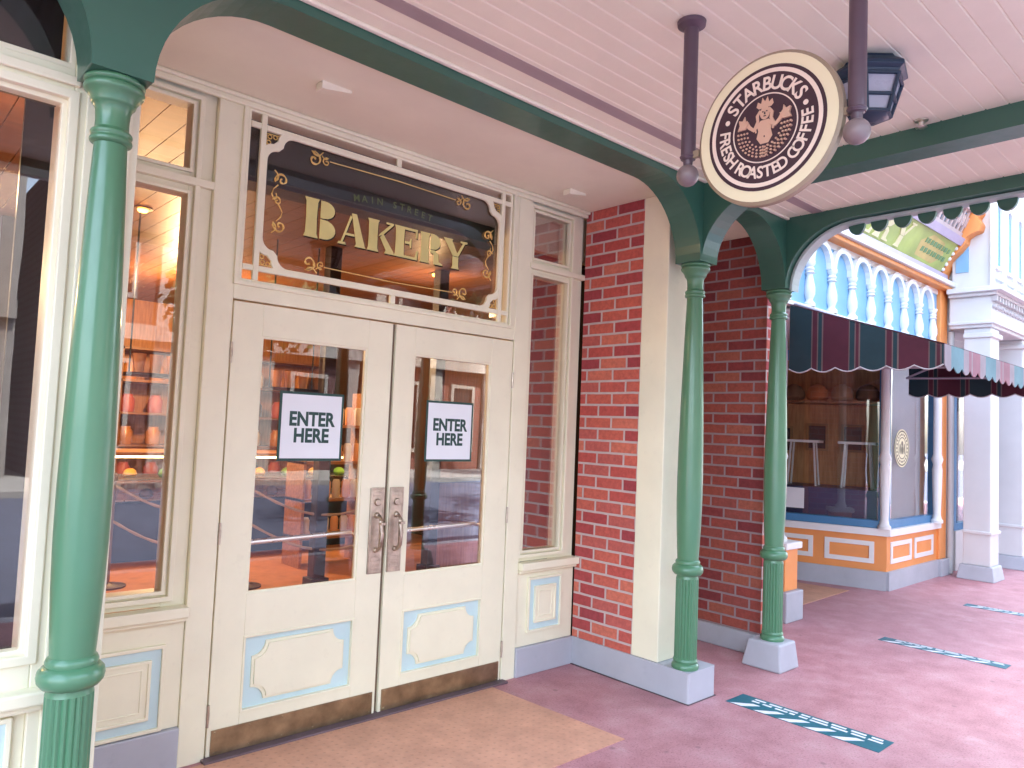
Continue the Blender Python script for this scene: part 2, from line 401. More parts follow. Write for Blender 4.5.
xm = .878
t.box(xm-.016, xm+.016, y0+.002, y1, Z0, C_[0]); t.box(xm-.016, xm+.016, y0+.002, y1, D[1], Z1)
def plaque(x0, x1, z0, z1, a, n=8):
    """rectangle whose corners are scooped by quarter circles of radius a"""
    P = []
    for (cx, cz, sx, sz, fl) in ((x0, z0, 1, 1, 1), (x1, z0, -1, 1, 0), (x1, z1, -1, -1, 1), (x0, z1, 1, -1, 0)):
        seg = [(cx + sx*a*sin(pi/2*i/n), cz + sz*a*cos(pi/2*i/n)) for i in range(n+1)]
        P += seg if fl else seg[::-1]
    return P
def shoulder(x0, x1, z0, z1, r, s, n=6):
    """cloud-cornered panel: at each corner two convex lobes meeting in a cusp"""
    P = []
    def q(cx, cz, a0, a1): return [(cx + s*cos(a0 + (a1-a0)*i/n), cz + s*sin(a0 + (a1-a0)*i/n)) for i in range(n+1)]
    # bottom-left going counter-clockwise, starting on left side
    P += q(x0+s, z0+r+s, pi, 1.5*pi)[0:] + q(x0+r+s, z0+s, pi, 1.5*pi)
    P += q(x1-r-s, z0+s, 1.5*pi, 2*pi) + q(x1-s, z0+r+s, 1.5*pi, 2*pi)
    P += q(x1-s, z1-r-s, 0, .5*pi) + q(x1-r-s, z1-s, 0, .5*pi)
    P += q(x0+r+s, z1-s, .5*pi, pi) + q(x0+s, z1-r-s, .5*pi, pi)
    return P
ix0, ix1, iz0, iz1 = A[1]+.012, B[0]-.012, C_[1]+.006, D[0]-.006
inn = shoulder(ix0, ix1, iz0, iz1, .080, .058)
outp = shoulder(ix0-.030, ix1+.030, iz0-.030, iz1+.030, .080, .058)
t.frame(outp, inn, XZ, y0+.003, y1)
obj('tracery', t, CREAM, tr, .003)
# corner spandrels with gilt scrolls
cs = MB()
for cx, cz, sx, sz in ((A[1], C_[1], 1, 1), (B[0], C_[1], -1, 1), (B[0], D[0], -1, -1), (A[1], D[0], 1, -1)):
    for r in (.010,):
        for dx, dz in ((.022, .022), (.05, .018), (.018, .05)):
            pts = [(cx + sx*(dx + r*cos(a)), .006, cz + sz*(dx*0 + dz + r*sin(a))) for a in [2*pi*i/10 for i in range(10)]]
            cs.tube(pts, .0028, 5, True)
    cs.tube([(cx+sx*.008, .006, cz+sz*.075), (cx+sx*.008, .006, cz+sz*.008), (cx+sx*.075, .006, cz+sz*.008)], .0022, 5)
# gilt scrolls inside the panel
def scroll(mb, c, s, mx=1, mz=1, y=.007, rot=0, r=.0034):
    pts = []
    for i in range(26):
        a = i / 25 * 2.6 * pi; rad = s * (.10 + .9 * (i / 25) ** 1.2) * .5
        pts.append((rad*cos(a), rad*sin(a)))
    ex = pts[-1]
    pts += [(ex[0] + s*.18*k, ex[1] - s*(.22*k - .06*k*k)) for k in (1, 2, 3, 4)]
    cr_, sr = cos(rot), sin(rot)
    q = [(c[0] + mx*(u*cr_ - v*sr), y, c[1] + mz*(u*sr + v*cr_)) for u, v in pts]
    mb.tube(q, [r*(.6 + .8*abs(sin(i*.55))) for i in range(len(q))], 5)
zt, zb = iz1-.03, iz0+.03
scroll(cs, (.37, zt-.030), .085, 1, 1, r=.0045); scroll(cs, (1.385, zt-.030), .085, -1, 1, r=.0045)
scroll(cs, (.44, zt-.028), .05, -1, 1); scroll(cs, (1.315, zt-.028), .05, 1, 1)
scroll(cs, (.44, zb+.028), .05, -1, -1); scroll(cs, (1.315, zb+.028), .05, 1, -1)
cs.tube([(.46, .007, zt-.020), (.88, .007, zt-.012), (1.295, .007, zt-.020)], .0028, 5)
scroll(cs, (.37, zb+.030), .085, 1, -1, r=.0045); scroll(cs, (1.385, zb+.030), .085, -1, -1, r=.0045)
cs.tube([(.46, .007, zb+.020), (.88, .007, zb+.012), (1.295, .007, zb+.020)], .0028, 5)
for mx, xx in ((1, .185), (-1, 1.575)):
    scroll(cs, (xx+mx*.02, 2.76), .075, mx, 1, rot=pi/2, r=.0042); scroll(cs, (xx+mx*.02, 2.53), .075, mx, -1, rot=pi/2, r=.0042); scroll(cs, (xx, 2.65), .05, mx, 1, rot=1)
    cs.tube([(xx+mx*.03*sin(k*.9), .007, 2.55+k*.026) for k in range(8)], [.002+.002*(k % 2) for k in range(8)], 5)
obj('gilt_scrollwork', cs, GOLD, tr)
# BAKERY in stencilled gilt capitals
def L(mb, polys, x, z, w, h, y):
    for i, pl in enumerate(polys):
        mb.prism([(x + u*w, z + v*h) for u, v in pl], XZ, y + .0004*i, y + .0004*i + .0022)
def arc(cx, cz, rx, rz, a0, a1, n=9): return [(cx + rx*cos(radians(a0 + (a1-a0)*i/n)), cz + rz*sin(radians(a0 + (a1-a0)*i/n))) for i in range(n+1)]
def stem(x0, x1, fl=.045):
    x0 -= .02; x1 += .05
    return [(x0-fl, 0), (x1+fl, 0), (x1, .10), (x1-.012, .5), (x1, .90), (x1+fl, 1), (x0-fl, 1), (x0, .9), (x0+.012, .5), (x0, .10)]
GL = {
 'B': [stem(.10, .36), [(.50, .535), *arc(.62, .765, .30, .225, -90, 90), (.50, .99)], [(.50, .01), *arc(.62, .26, .34, .25, -90, 90), (.50, .51)]],
 'A': [[(.46, 1), (.64, 1), (.98, .06), (1.02, 0), (.60, 0), (.66, .08)], [(.42, .93), (.48, .87), (.18, .08), (.11, .08)], [(.0, 0), (.30, 0), (.26, .075), (.04, .075)], [(.22, .30), (.60, .30), (.58, .37), (.25, .37)]],
 'K': [stem(.08, .36), [(.44, .50), (.50, .60), (.88, .94), (.72, .94), (.72, 1), (1.0, 1), (1.0, .94), (.62, .58)], [(.50, .48), (.62, .60), (1.04, .08), (1.06, 0), (.68, 0), (.74, .10)]],
 'E': [stem(.08, .36), [(.44, .92), (.86, .92), (.88, .72), (.94, .72), (.94, 1), (.44, 1)], [(.44, .47), (.62, .47), (.66, .36), (.70, .36), (.70, .66), (.66, .66), (.62, .55), (.44, .55)], [(.44, 0), (.96, 0), (.98, .30), (.92, .30), (.86, .08), (.44, .08)]],
 'R': [stem(.08, .34), [(.46, .48), *arc(.58, .74, .30, .26, -90, 90), (.46, 1)], [(.46, .46), (.66, .46), (.80, .36), (.84, .10), (1.0, .05), (1.0, 0), (.62, 0), (.60, .34), (.46, .38)]],
 'Y': [[(.34, 0), (.70, 0), (.66, .08), (.66, .42), (.40, .42), (.40, .08)], [(.40, .44), (.66, .44), (.36, .94), (.40, 1), (-.02, 1), (.04, .92)], [(.67, .46), (.60, .54), (.84, .92), (.74, .94), (.74, 1), (1.04, 1), (1.04, .94), (.94, .92)]],
}
lt = MB()
def bakery(mb, x, z, w, h, y, first=1.16, shrink=1.0):
    xx = x
    for i, ch in enumerate('BAKERY'):
        k = first if i == 0 else 1.0
        L(mb, GL[ch], xx, z, w*k*1.06, h*(k if i == 0 else 1), y); xx += w * k * 1.10
bakery(lt, .325, 2.51, .158, .175, .005)
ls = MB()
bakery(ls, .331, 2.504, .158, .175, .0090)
obj('lettering', lt, PALEGOLD, tr)
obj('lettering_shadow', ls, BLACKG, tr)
sm = MB()
for i, ch in enumerate('MAIN STREET'):
    u = (i - 5) / 5
    if ch != ' ': put_text(sm, ch, lambda a, b, d: (a, .007 - d, b), .052, .008, at=(.87 + u*.24, 2.775 - .018*u*u), rot=-.15*u)
obj('small_lettering', sm, paint('dim_green_gilt', (.10, .13, .05), .5, .2, bmp=0), tr)

# --- double doors
def door(x0, x1, gx0, gx1, left):
    zf = .012
    d = MB()
    d.box(x0, gx0, .004, .05, zf, 2.128); d.box(gx1, x1, .004, .05, zf, 2.128)
    d.box(gx0, gx1, .004, .05, 1.973, 2.128); d.box(gx0, gx1, .004, .05, .538, .736); d.box(gx0, gx1, .004, .05, zf, .184)
    d.box(gx0, gx1, .026, .045, .184, .538)
    D_ = obj('door', d, CREAM, store, .0025)
    bd = MB(); bd.rect_frame(gx0-.003, gx1+.003, .733, 1.976, .014, .010, .022)
    bd.rect_frame(gx0-.002, gx1+.002, .182, .540, .012, -.002, .0265)
    obj('glazing_bead', bd, CREAM, D_, .003)
    obj('glass_pane', MB().box(gx0, gx1, .024, .030, .736, 1.973), GLASS if left else GLASS_R, D_)
    obj('blue_panel', MB().box(gx0+.008, gx1-.008, .020, .0262, .192, .530), LBLUE, D_)
    w = gx1 - gx0
    o = plaque(gx0+.05, gx1-.05, .222, .50, .066)
    o2 = plaque(gx0+.062, gx1-.062, .234, .488, .066)
    rp = MB().prism(o, XZ, .010, .021).prism(o2, XZ, .001, .010)
    obj('raised_plaque', rp, CREAM, D_, .003)
    kp = MB().box(x0+.018, x1-.018, -.001, .0045, .016, .13)
    for k in range(6):
        xx = x0 + .035 + k * (x1 - x0 - .07) / 5
        for zz in (.028, .118): kp.lathe([(.004, 0), (.004, -.003), (.002, -.0045)], (xx, -.001, zz), 8, ax='Y')
    obj('kick_plate', kp, BRASS, D_)
    # escutcheon and pull
    a, b = (.806, .893) if left else (.929, 1.018)
    hp = MB().box(a, b, -.004, .005, .762, 1.224); hp.rect_frame(a+.004, b-.004, .768, 1.218, .006, -.007, -.003)
    for zz in (.80, .84, 1.19): hp.rect_frame(a+.016, b-.016, zz-.012, zz+.012, .004, -.006, -.003)
    hp.lathe([(.02, 0), (.02, -.006), (.016, -.012), (.0001, -.012)], ((a+b)/2, -.004, 1.145), 16, ax='Y')
    obj('escutcheon', hp, PLATE, D_, .0015)
    hx = (a+b)/2
    pl = MB().tube([(hx, -.004, 1.075), (hx, -.03, 1.072), (hx, -.052, 1.05), (hx, -.058, .98), (hx, -.052, .915), (hx, -.03, .892), (hx, -.004, .888)], [.009, .010, .012, .0145, .012, .010, .008], 10)
    pl.box(hx-.014, hx+.014, -.075, -.05, 1.03, 1.042)
    pl.ball((hx, -.008, 1.075), .017, 12); pl.ball((hx, -.008, .888), .015, 12)
    obj('pull_handle', pl, PLATE, D_)
    bar = MB().tube([(gx0-.01, .10, .962), (gx1+.01, .10, .978)], .013, 10)
    for xx in (gx0-.02, gx1+.02): bar.tube([(xx, .045, .97), (xx, .10, .97)], .008, 8)
    obj('push_bar', bar, STEEL, D_)
    for zz in (.20, 1.03, 1.88):
        xx = x0-.003 if left else x1+.003
        obj('hinge', MB().tube([(xx, -.001, zz-.05), (xx, -.001, zz-.018), (xx, -.001, zz-.017), (xx, -.001, zz+.017), (xx, -.001, zz+.018), (xx, -.001, zz+.05)], [.0065, .0065, .0075, .0075, .0065, .0065], 8), PLATE, D_)
    return D_
door(.004, .8985, .151, .745, True)
door(.921, 1.804, 1.052, 1.628, False)
obj('astragal', MB().box(.8995, .920, .022, .055, .012, 2.128), paint('brown_weatherstrip', (.16, .11, .07), .5, .1), store)

# --- bay wall left: show window in the front plane Y=-.71
PY = -.711
lw = MB()
lw.box(-.848, -.646, PY, -.38, .10, SOF)            # corner post
lw.box(-3.4, -3.2, PY, -.38, .10, SOF)
lw.box(-3.2, -.848, PY+.004, -.56, 2.612, 2.70); lw.box(-3.2, -.848, PY+.002, -.56, 3.06, SOF); lw.box(-3.2, -.848, PY+.002, -.56, .64, .788)
lw.box(-3.2, -.848, PY+.02, -.56, .10, .64)
lw.box(-.67, -.646, -.379, .0, .0, SOF)
wl = obj('show_window', lw, CREAM, store, .004)
b = MB()
b.rect_frame(-3.215, -.833, .773, 2.627, .03, PY+.012-.02, PY+.04); b.rect_frame(-3.2, -.848, .788, 2.612, .03, PY+.02, PY+.06)
b.rect_frame(-3.2, -.848, 2.70, 3.06, .02, PY+.01, PY+.06)
b.box(-3.2, -.835, PY-.014, PY+.004, 2.64, 2.672)
b.box(-.812, -.672, PY-.008, PY+.002, .14, 3.0)     # pilaster face
obj('glazing_bead', b, CREAM, wl, .004)
obj('sill', MB().box(-3.2, -.80, PY-.055, PY+.03, .655, .70).box(-3.2, -.81, PY-.028, PY+.03, .63, .6545), CREAM, wl, .008)
for za, zb_ in ((.788, 2.612), (2.70, 3.06)):
    obj('pane', MB().box(-3.2, -.848, PY+.05, PY+.056, za, zb_), GLASS_L, wl)
pb = obj('blue_border', MB().box(-3.05, -.90, PY+.012, PY+.021, .15, .60), LBLUE, wl)
rp = MB().rect_frame(-3.066, -.884, .134, .616, .016, PY+.002, PY+.02)
rp.rect_frame(-3.0, -.98, .215, .52, .016, PY+.000, PY+.02); rp.box(-2.98, -1.0, PY+.006, PY+.02, .235, .50)
obj('raised_panel', rp, CREAM, wl, .003)
obj('plinth', MB().box(-3.4, -.64, PY-.02, -.38, 0, .0995).box(-.66, -.6355, -.379, -.002, 0, .18), GREY, store, .006)

# --- recess soffit with two small fixtures
sf = MB()
sf.box(-3.4, 3.72, -.775, .14, SOF, SOF+.03)
obj('recess_soffit', sf, CREAM2, store)
for i, (x, y) in enumerate(((.16, -.42), (1.98, -.25))):
    m_ = MB().prism([(0, 0), (.15, 0), (.15, .012), (.02, .035), (0, .035)], lambda u, v, d, x=x, y=y: (x + u, y + d, SOF - .0005 - v), -.03, .03)
    tag(obj('soffit_fixture', m_, CREAM2, None, .003, loc=(x, y, SOF)), ['small cream wedge shaped fixture on the soffit above the left of the doors', 'small cream wedge shaped fixture on the soffit close to the brick pier'][i], 'fixture', 'soffit fixtures')

# --- brick pier between the doors and the second recess
pier = thing('brick_pier', 'red brick pier with a broad cream corner board right of the doors', 'brick wall', (2.58, -.4, 0))
bw_ = MB().box(2.4546, 2.70, -.507, .0, .183, SOF-.001)
obj('brickwork', bw_, BRICK_Y, pier)
cbd = MB().box(2.4506, 2.704, -.7115, -.508, .183, SOF-.001)
obj('corner_board', cbd, CREAM, pier, .006)
obj('plinth', MB().prism([(2.440, -.945), (2.720, -.945), (2.715, .0), (2.446, .0)], XY, 0, .1825), GREY, pier, .012)

obj('foot_joint', MB().box(2.434, 2.726, -.951, -.0, .0005, .005), paint('dirty_sealant', (.10, .07, .075), .9, .3), pier)
# --- second brick wall, seen past the pier
wall2 = thing('brick_wall', 'red brick side wall with painted-in shade behind the paired green columns', 'brick wall', (3.9, -.3, 0))
BRICK_SHADED = brick_mat('shaded_red_brick_side', [tuple(x*.60 for x in c) for c in BRICKS], (.34, .25, .26), 'Y', off=(.1, 0))  # same bricks and mortar darkened: shade of the recess is in the colour
obj('brickwork', MB().box(3.70, 3.90, -.70, .2, .151, SOF+.28), BRICK_SHADED, wall2)
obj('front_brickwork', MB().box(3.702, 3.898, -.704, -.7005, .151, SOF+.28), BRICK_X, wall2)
obj('plinth', MB().box(3.68, 3.92, -.72, .2, 0, .15), GREY, wall2, .01)
obj('back_panel', MB().box(2.70, 3.70, -.10, -.02, 0, SOF), CREAM, wall2)

# ------------------------------------------------------------------ columns
def flute(r, z, k):
    return r * (1 - .085 * (1 if k % 3 == 1 else 0))
def make_column(label, loc, base):
    t = thing('iron_column', label, 'column', loc, 'green columns of the porch')
    x, y, z = loc
    zb_ = .183
    f = MB(); f.lathe([(.079, zb_), (.081, zb_+.012), (.078, zb_+.026), (.070, zb_+.034), (.074, zb_+.048), (.069, zb_+.06)], (x, y, 0), 48)
    f.lathe([(.0675, zb_+.058), (.0675, .715)], (x, y, 0), 60, flute)
    f.lathe([(.0675, .714), (.064, .728), (.064, .735)], (x, y, 0), 48)
    obj('fluted_base', f, GREEN, t)
    r = MB().lathe([(.064, .733), (.080, .738), (.091, .752), (.094, .768), (.091, .785), (.080, .797), (.072, .801), (.074, .812), (.070, .822), (.064, .828)], (x, y, 0), 48)
    obj('ring', r, GREEN, t)
    s_ = MB().lathe([(.063, .826), (.067, .9), (.073, 1.02), (.077, 1.18), (.0775, 1.32), (.075, 1.5), (.0695, 1.75), (.062, 2.0), (.0545, 2.25), (.049, 2.40), (.0475, 2.455)], (x, y, 0), 48)
    obj('shaft', s_, GREEN, t)
    c = MB().lathe([(.0475, 2.425), (.060, 2.43), (.063, 2.438), (.060, 2.446), (.056, 2.45), (.062, 2.458), (.060, 2.468), (.050, 2.474), (.049, 2.50), (.051, 2.535), (.058, 2.552), (.064, 2.556), (.068, 2.572), (.079, 2.588), (.086, 2.594), (.089, 2.604), (.086, 2.614), (.078, 2.616)], (x, y, 0), 48)
    c.lathe([(.080, 2.6155), (.089, 2.622), (.089, 2.632), (.084, 2.6358)], (x, y, 0), 48)
    obj('capital', c, GREEN, t, .004)
    if base:
        p = MB().add([(x-.135, y-.135, 0), (x+.135, y-.135, 0), (x+.135, y+.16, 0), (x-.135, y+.16, 0), (x-.112, y-.115, .183), (x+.112, y-.115, .183), (x+.112, y+.12, .183), (x-.112, y+.12, .183)],
                     [(0,3,2,1),(4,5,6,7),(0,1,5,4),(1,2,6,5),(2,3,7,6),(3,0,4,7)])
        p = MB(); p.add([(x-.135, y-.135, 0), (x+.135, y-.135, 0), (x+.135, y+.16, 0), (x-.135, y+.16, 0), (x-.112, y-.115, .183), (x+.112, y-.115, .183), (x+.112, y+.12, .183), (x-.112, y+.12, .183)],
                     [(0,3,2,1),(4,5,6,7),(0,1,5,4),(1,2,6,5),(2,3,7,6),(3,0,4,7)])
        obj('plinth_block', p, GREY, t, .012)
    return t
CX = (-.767, 2.522, 3.572); CYY = -.862
colA = make_column('glossy green iron column nearest the camera in front of the show window', (CX[0], CYY, 0), True)
colB = make_column('slim green iron column standing on the plinth of the cream cornered pier', (CX[1], CYY, 0), False)
colC = dup(colA, (CX[2], CYY, 0), 'slim green iron column on its own grey block before the second brick wall')
OY = -3.35
for x in CX[1:]:
    dup(colA, (x, OY, 0), 'green iron column on a grey block at the street edge of the porch')
dup(colA, (-1.84, CYY, 0), 'green iron column on a grey block left of the show window')
dup(colA, (-1.84, OY, 0), 'green iron column at the left street corner of the porch')

# ------------------------------------------------------------------ porch canopy
ZC = 3.13
can = thing('porch_canopy', 'green arched porch canopy with pale boarded ceiling over the doors', 'canopy', (1.0, -2.4, 3.0))
SPR, TOP = 2.636, 3.075
def arched(u_edges, z_top, x_lo, x_hi, rx, z_bot):
    """outline of a beam with bracket arches at each column block (u0,u1)"""
    P = [(x_lo, z_top), (x_lo, z_bot)]
    n = 14
    for (a, b) in u_edges:
        if a - rx > x_lo - 1e-6: P += [(a - rx*(1 - sin(pi/2*i/n)), SPR + (z_bot-SPR)*cos(pi/2*i/n)) for i in range(n+1)]
        else: P[-1] = (x_lo, SPR)
        if b + rx < x_hi + 1e-6: P += [(b + rx*(1 - cos(pi/2*i/n)), SPR + (z_bot-SPR)*sin(pi/2*i/n)) for i in range(n+1)]
        else: P += [(x_hi, SPR), (x_hi, z_top)]; return P
    P += [(x_hi, z_bot), (x_hi, z_top)]
    return P
XL = -1.94
def beam_x(y, name, cols, ends=(XL, CX[2] + .0905)):
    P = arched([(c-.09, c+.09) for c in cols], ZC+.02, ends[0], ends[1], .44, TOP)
    o = obj(name, MB().prism(P, XZ, y-.092, y+.088), GREEN_SHADED, can, .016, seg=3)
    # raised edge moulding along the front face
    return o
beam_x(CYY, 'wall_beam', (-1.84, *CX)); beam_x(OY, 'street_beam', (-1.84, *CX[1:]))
def beam_y(x, name, zbot, w):
    P = [(-.952, ZC+.02), (-.952, SPR+.002)]
    n = 14; rx = .46
    y0_ = CYY - .09
    P = [(y0_+.004, ZC+.018), (y0_+.004, SPR+.002)]
    P += [(y0_ - rx*(1 - cos(pi/2*i/n)), SPR+.002 + (zbot-SPR)*sin(pi/2*i/n)) for i in range(n+1)]
    e = OY + .087
    P += [(e + rx*(1 - cos(pi/2*i/n)), SPR+.002 + (zbot-SPR)*sin(pi/2*i/n)) for i in range(n, -1, -1)]
    P += [(e-.004, SPR+.002), (e-.004, ZC+.018)]
    return obj(name, MB().prism(P, YZ, x-w, x+w), GREEN_SHADED, can, .008, seg=3)
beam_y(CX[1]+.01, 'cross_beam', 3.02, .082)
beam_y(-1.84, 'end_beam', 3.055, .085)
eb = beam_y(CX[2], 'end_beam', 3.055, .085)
# cream fillet that runs along the lower edge of the end beam + hanging half discs
n = 14; y0_ = CYY-.09; zb = 3.055
pts = [(CX[2]+.0, y0_ - .46*(1 - cos(pi/2*i/n)) - .004, SPR - .004 + (zb-SPR)*sin(pi/2*i/n) - .001) for i in range(n+1)]
fl_ = MB()
inn = [(p[1], p[2]) for p in pts] + [(-2.82, zb-.005)]
out = [(p[0]-.016, p[1]-.010) if i < 10 else (p[0]-.004, p[1]-.016) for i, p in enumerate(inn)]
fl_.prism(inn + out[::-1], YZ, CX[2]-.03, CX[2]+.07)
obj('arch_fillet', fl_, paint('pale_sage_paint', (.45, .55, .52), .4, .05), eb, .002)
for k in range(10):
    yy = -1.39 - .144*k
    P = [(.052*cos(a), .062*sin(a) - .012) for a in [pi + pi*i/10 for i in range(11)]]
    P = [(yy + u, zb - .016 + v) for u, v in P] + [(yy+.052, zb-.012), (yy-.052, zb-.012)]
    obj('scallop_drop', MB().prism(P, YZ, CX[2]+.03, CX[2]+.055), GREEN_SHADED, can, .004)
# boarded ceiling: boards run along X with V joints, one dark vent slot
cb = MB()
def board(mb, x0, x1, ya, yb, z, c=.005):
    vv = []
    for x in (x0, x1): vv += [(x, ya+c, z), (x, ya, z+c), (x, ya, z+.02), (x, yb, z+.02), (x, yb, z+c), (x, yb-c, z)]
    F = [(i, (i+1) % 6, 6+(i+1) % 6, 6+i) for i in range(6)] + [(0,1,2,3,4,5)[::-1], (6,7,8,9,10,11)]
    mb.add(vv, F)
y = -.775
ys = []
while y > -3.5:
    yb = y - (.093 if not (-1.2 < y < -1.1) else .093); ys.append((yb, y)); y = yb
for i, (a, b_) in enumerate(ys):
    if i == 4: a2, b2 = a, b_ - .036; board(cb, XL, CX[2]+.085, a2, b2, ZC); continue
    board(cb, XL, CX[2]+.085, a, b_, ZC)
obj('ceiling_boards', cb, CREAM2, can)
obj('roof_deck', MB().box(XL-.05, CX[2]+.12, -3.60, -.70, ZC+.021, ZC+.16), DARKM, can)
vs_ = ys[4][1]
obj('vent_slot', MB().box(XL, CX[2]+.08, vs_-.066, vs_+.006, ZC-.003, ZC+.0205), paint('grey_mauve_vent', (.36, .29, .28), .7, .1), can)
# crown strip where ceiling meets beam
obj('bed_moulding', MB().box(XL, CX[2]-.09, CYY-.118, CYY-.093, ZC-.018, ZC-.0005), CREAM2, can, .006)
obj('fascia', MB().box(XL-.05, CX[2]+.125, -3.65, -3.602, ZC-.02, ZC+.3).box(CX[2]+.121, CX[2]+.16, -3.602, -.6, ZC-.01, ZC+.22), WHITE, can, .006)

# ------------------------------------------------------------------ round hanging sign
SX, SY, SZ = .915, -2.212, 2.627
sg = thing('hanging_sign', 'round cream and plum coffee sign hanging between two iron rods', 'sign', (SX, SY, ZC))
fn = lambda u, v, d: (SX - .018 - d, SY - u, SZ + v)        # u to the viewer's right, d towards the viewer
circ = lambda r, n=72: [(r*cos(2*pi*i/n), r*sin(2*pi*i/n)) for i in range(n)]
RR = .262
b = MB(); b.lathe([(RR-.010, -.018), (RR, -.012), (RR, .012), (RR-.010, .018)], (SX, SY, SZ), 72, ax='X')
obj('board', b, SIGNRIM, sg)
def ring(mb, r0, r1, d): mb.frame(circ(r1), circ(r0), fn, d - .004, d)
f_ = MB().prism(circ(RR-.012), fn, -.002, .002)
obj('cream_face', f_, SIGNCREAM, sg)
f_ = MB().prism(circ(.214), fn, .0021, .0040)
obj('plum_face', f_, SIGNBR, sg)
l_ = MB(); l_.frame(circ(.202), circ(.188), fn, .0041, .0052); l_.frame(circ(.1185), circ(.1145), fn, .0041, .0052)
obj('ring_line', l_, SIGNWHITE, sg)
tx = MB()
def circ_text(txt, rad, a_mid, span, size, inward=False):
    n = len(txt); wts = [{'I': .45, ' ': .6, 'M': 1.2, 'W': 1.3}.get(c, 1.0) for c in txt]; tot = sum(wts); acc = 0
    for c, w in zip(txt, wts):
        tpos = (acc + w/2) / tot - .5; acc += w
        if c == ' ': continue
        if not inward:
            a = a_mid - tpos * span; rot = a - pi/2; rr = rad
        else:
            a = a_mid + tpos * span; rot = a + pi/2; rr = rad + size*.70
        put_text(tx, c, lambda p, q, d: fn(p, q, .0046 + d), size, .02, rot=rot, at=(rr*cos(a), rr*sin(a)), sx=.92)
circ_text('STARBUCKS', .130, radians(88), radians(122), .066)
circ_text('FRESH ROASTED COFFEE', .130, radians(270), radians(200), .057, True)
for a in (radians(159), radians(18)):
    c0 = (.151*cos(a), .151*sin(a)); tx.prism([(c0[0] + .009*cos(2*pi*i/14), c0[1] + .009*sin(2*pi*i/14)) for i in range(14)], fn, .0041, .0052)
obj('lettering', tx, SIGNWHITE, sg)
# crowned, twin-tailed figure in the middle disc
em = MB(); lay = [0]
def pl(pts): lay[0] += 1; em.prism([(u*1.2, v*1.2 + .002) for u, v in pts], fn, .0041, .0046 + .00012*lay[0])
def ell(cx, cz, rx, rz, n=16): return [(cx + rx*cos(2*pi*i/n), cz + rz*sin(2*pi*i/n)) for i in range(n)]
def ribbon(path, w):
    Lp, Rp = [], []
    for i, p in enumerate(path):
        a = path[max(0, i-1)]; b_ = path[min(len(path)-1, i+1)]; dx, dz = b_[0]-a[0], b_[1]-a[1]; l = sqrt(dx*dx+dz*dz) or 1
        ww = w[i] if isinstance(w, list) else w
        Lp.append((p[0]-dz/l*ww, p[1]+dx/l*ww)); Rp.append((p[0]+dz/l*ww, p[1]-dx/l*ww))
    return Lp + Rp[::-1]
pl(ell(0, .042, .015, .019))                                                            # face
pl([(-.026, .064), (-.019, .057), (.019, .057), (.026, .064), (.022, .078), (.012, .071), (.008, .088), (0, .075), (-.008, .088), (-.012, .071), (-.022, .078)])
pl([(-.012, .022), (.012, .022), (.024, .012), (.019, -.008), (.024, -.028), (.012, -.046), (-.012, -.046), (-.024, -.028), (-.019, -.008), (-.024, .012)])
for s_ in (-1, 1):
    pl(ribbon([(s_*.018, .014), (s_*.034, .000), (s_*.048, .012), (s_*.058, .032)], [.007, .006, .0055, .004]))       # arm
    pl(ribbon([(s_*.014, .052), (s_*.023, .038), (s_*.021, .022), (s_*.030, .004), (s_*.026, -.010)], [.003, .005, .0045, .004, .002]))   # hair
    for rr in (.052, .061, .070, .079):                                                   # rows of scales along the tail
        m_n = int(rr * 150)
        for k in range(m_n):
            a = radians(268 + 92 * k / (m_n - 1)) if s_ > 0 else radians(272 - 92 * k / (m_n - 1))
            pl(ell(rr*cos(a)*(1.02), rr*sin(a) - .004, .0034, .0030, 6))
    pl([(s_*.058, .008), (s_*.048, .026), (s_*.057, .027), (s_*.060, .046), (s_*.067, .034), (s_*.079, .038), (s_*.076, .022), (s_*.082, .008)])
obj('emblem', em, paint('emblem_tan', (.62, .40, .28), .5, .05, bmp=0), sg)
fe = MB()
lay[0] = 0
def pf(pts): lay[0] += 1; fe.prism([(u*1.2, v*1.2 + .002) for u, v in pts], fn, .0048, .0062 + .0001*lay[0])
pf(ell(-.006, .046, .0025, .0018, 8)); pf(ell(.006, .046, .0025, .0018, 8)); pf(ell(0, .033, .0048, .0015, 8)); pf([(-.0013, .045), (.0013, .045), (.0022, .038), (-.0022, .038)])
pf(ell(0, -.026, .0018, .0026, 6))
obj('emblem_face', fe, SIGNBR, sg)
for yy in (-1.893, -2.510):
    r = MB(); r.lathe([(.027, 2.60), (.027, ZC-.01)], (SX, yy, 0), 20)
    r.lathe([(.027, ZC-.03), (.032, ZC-.028), (.052, ZC-.016), (.054, ZC-.001)], (SX, yy, 0), 24)
    r.lathe([(.0275, 2.614), (.031, 2.610), (.028, 2.604), (.018, 2.596), (.016, 2.575), (.022, 2.57)], (SX, yy, 0), 20)
    rd = obj('rod', r, PURPLE, sg)
    obj('ball_finial', MB().ball((SX, yy, 2.54), .041, 24), paint('worn_iron', (.20, .16, .16), .4, .2, coat=.2), rd)
    s_ = -1 if yy > SY else 1
    obj('bracket', MB().box(SX-.008, SX+.008, yy + (0 if s_ > 0 else -.05), yy + (.05 if s_ > 0 else 0), 2.60, 2.625), SIGNRIM, sg)

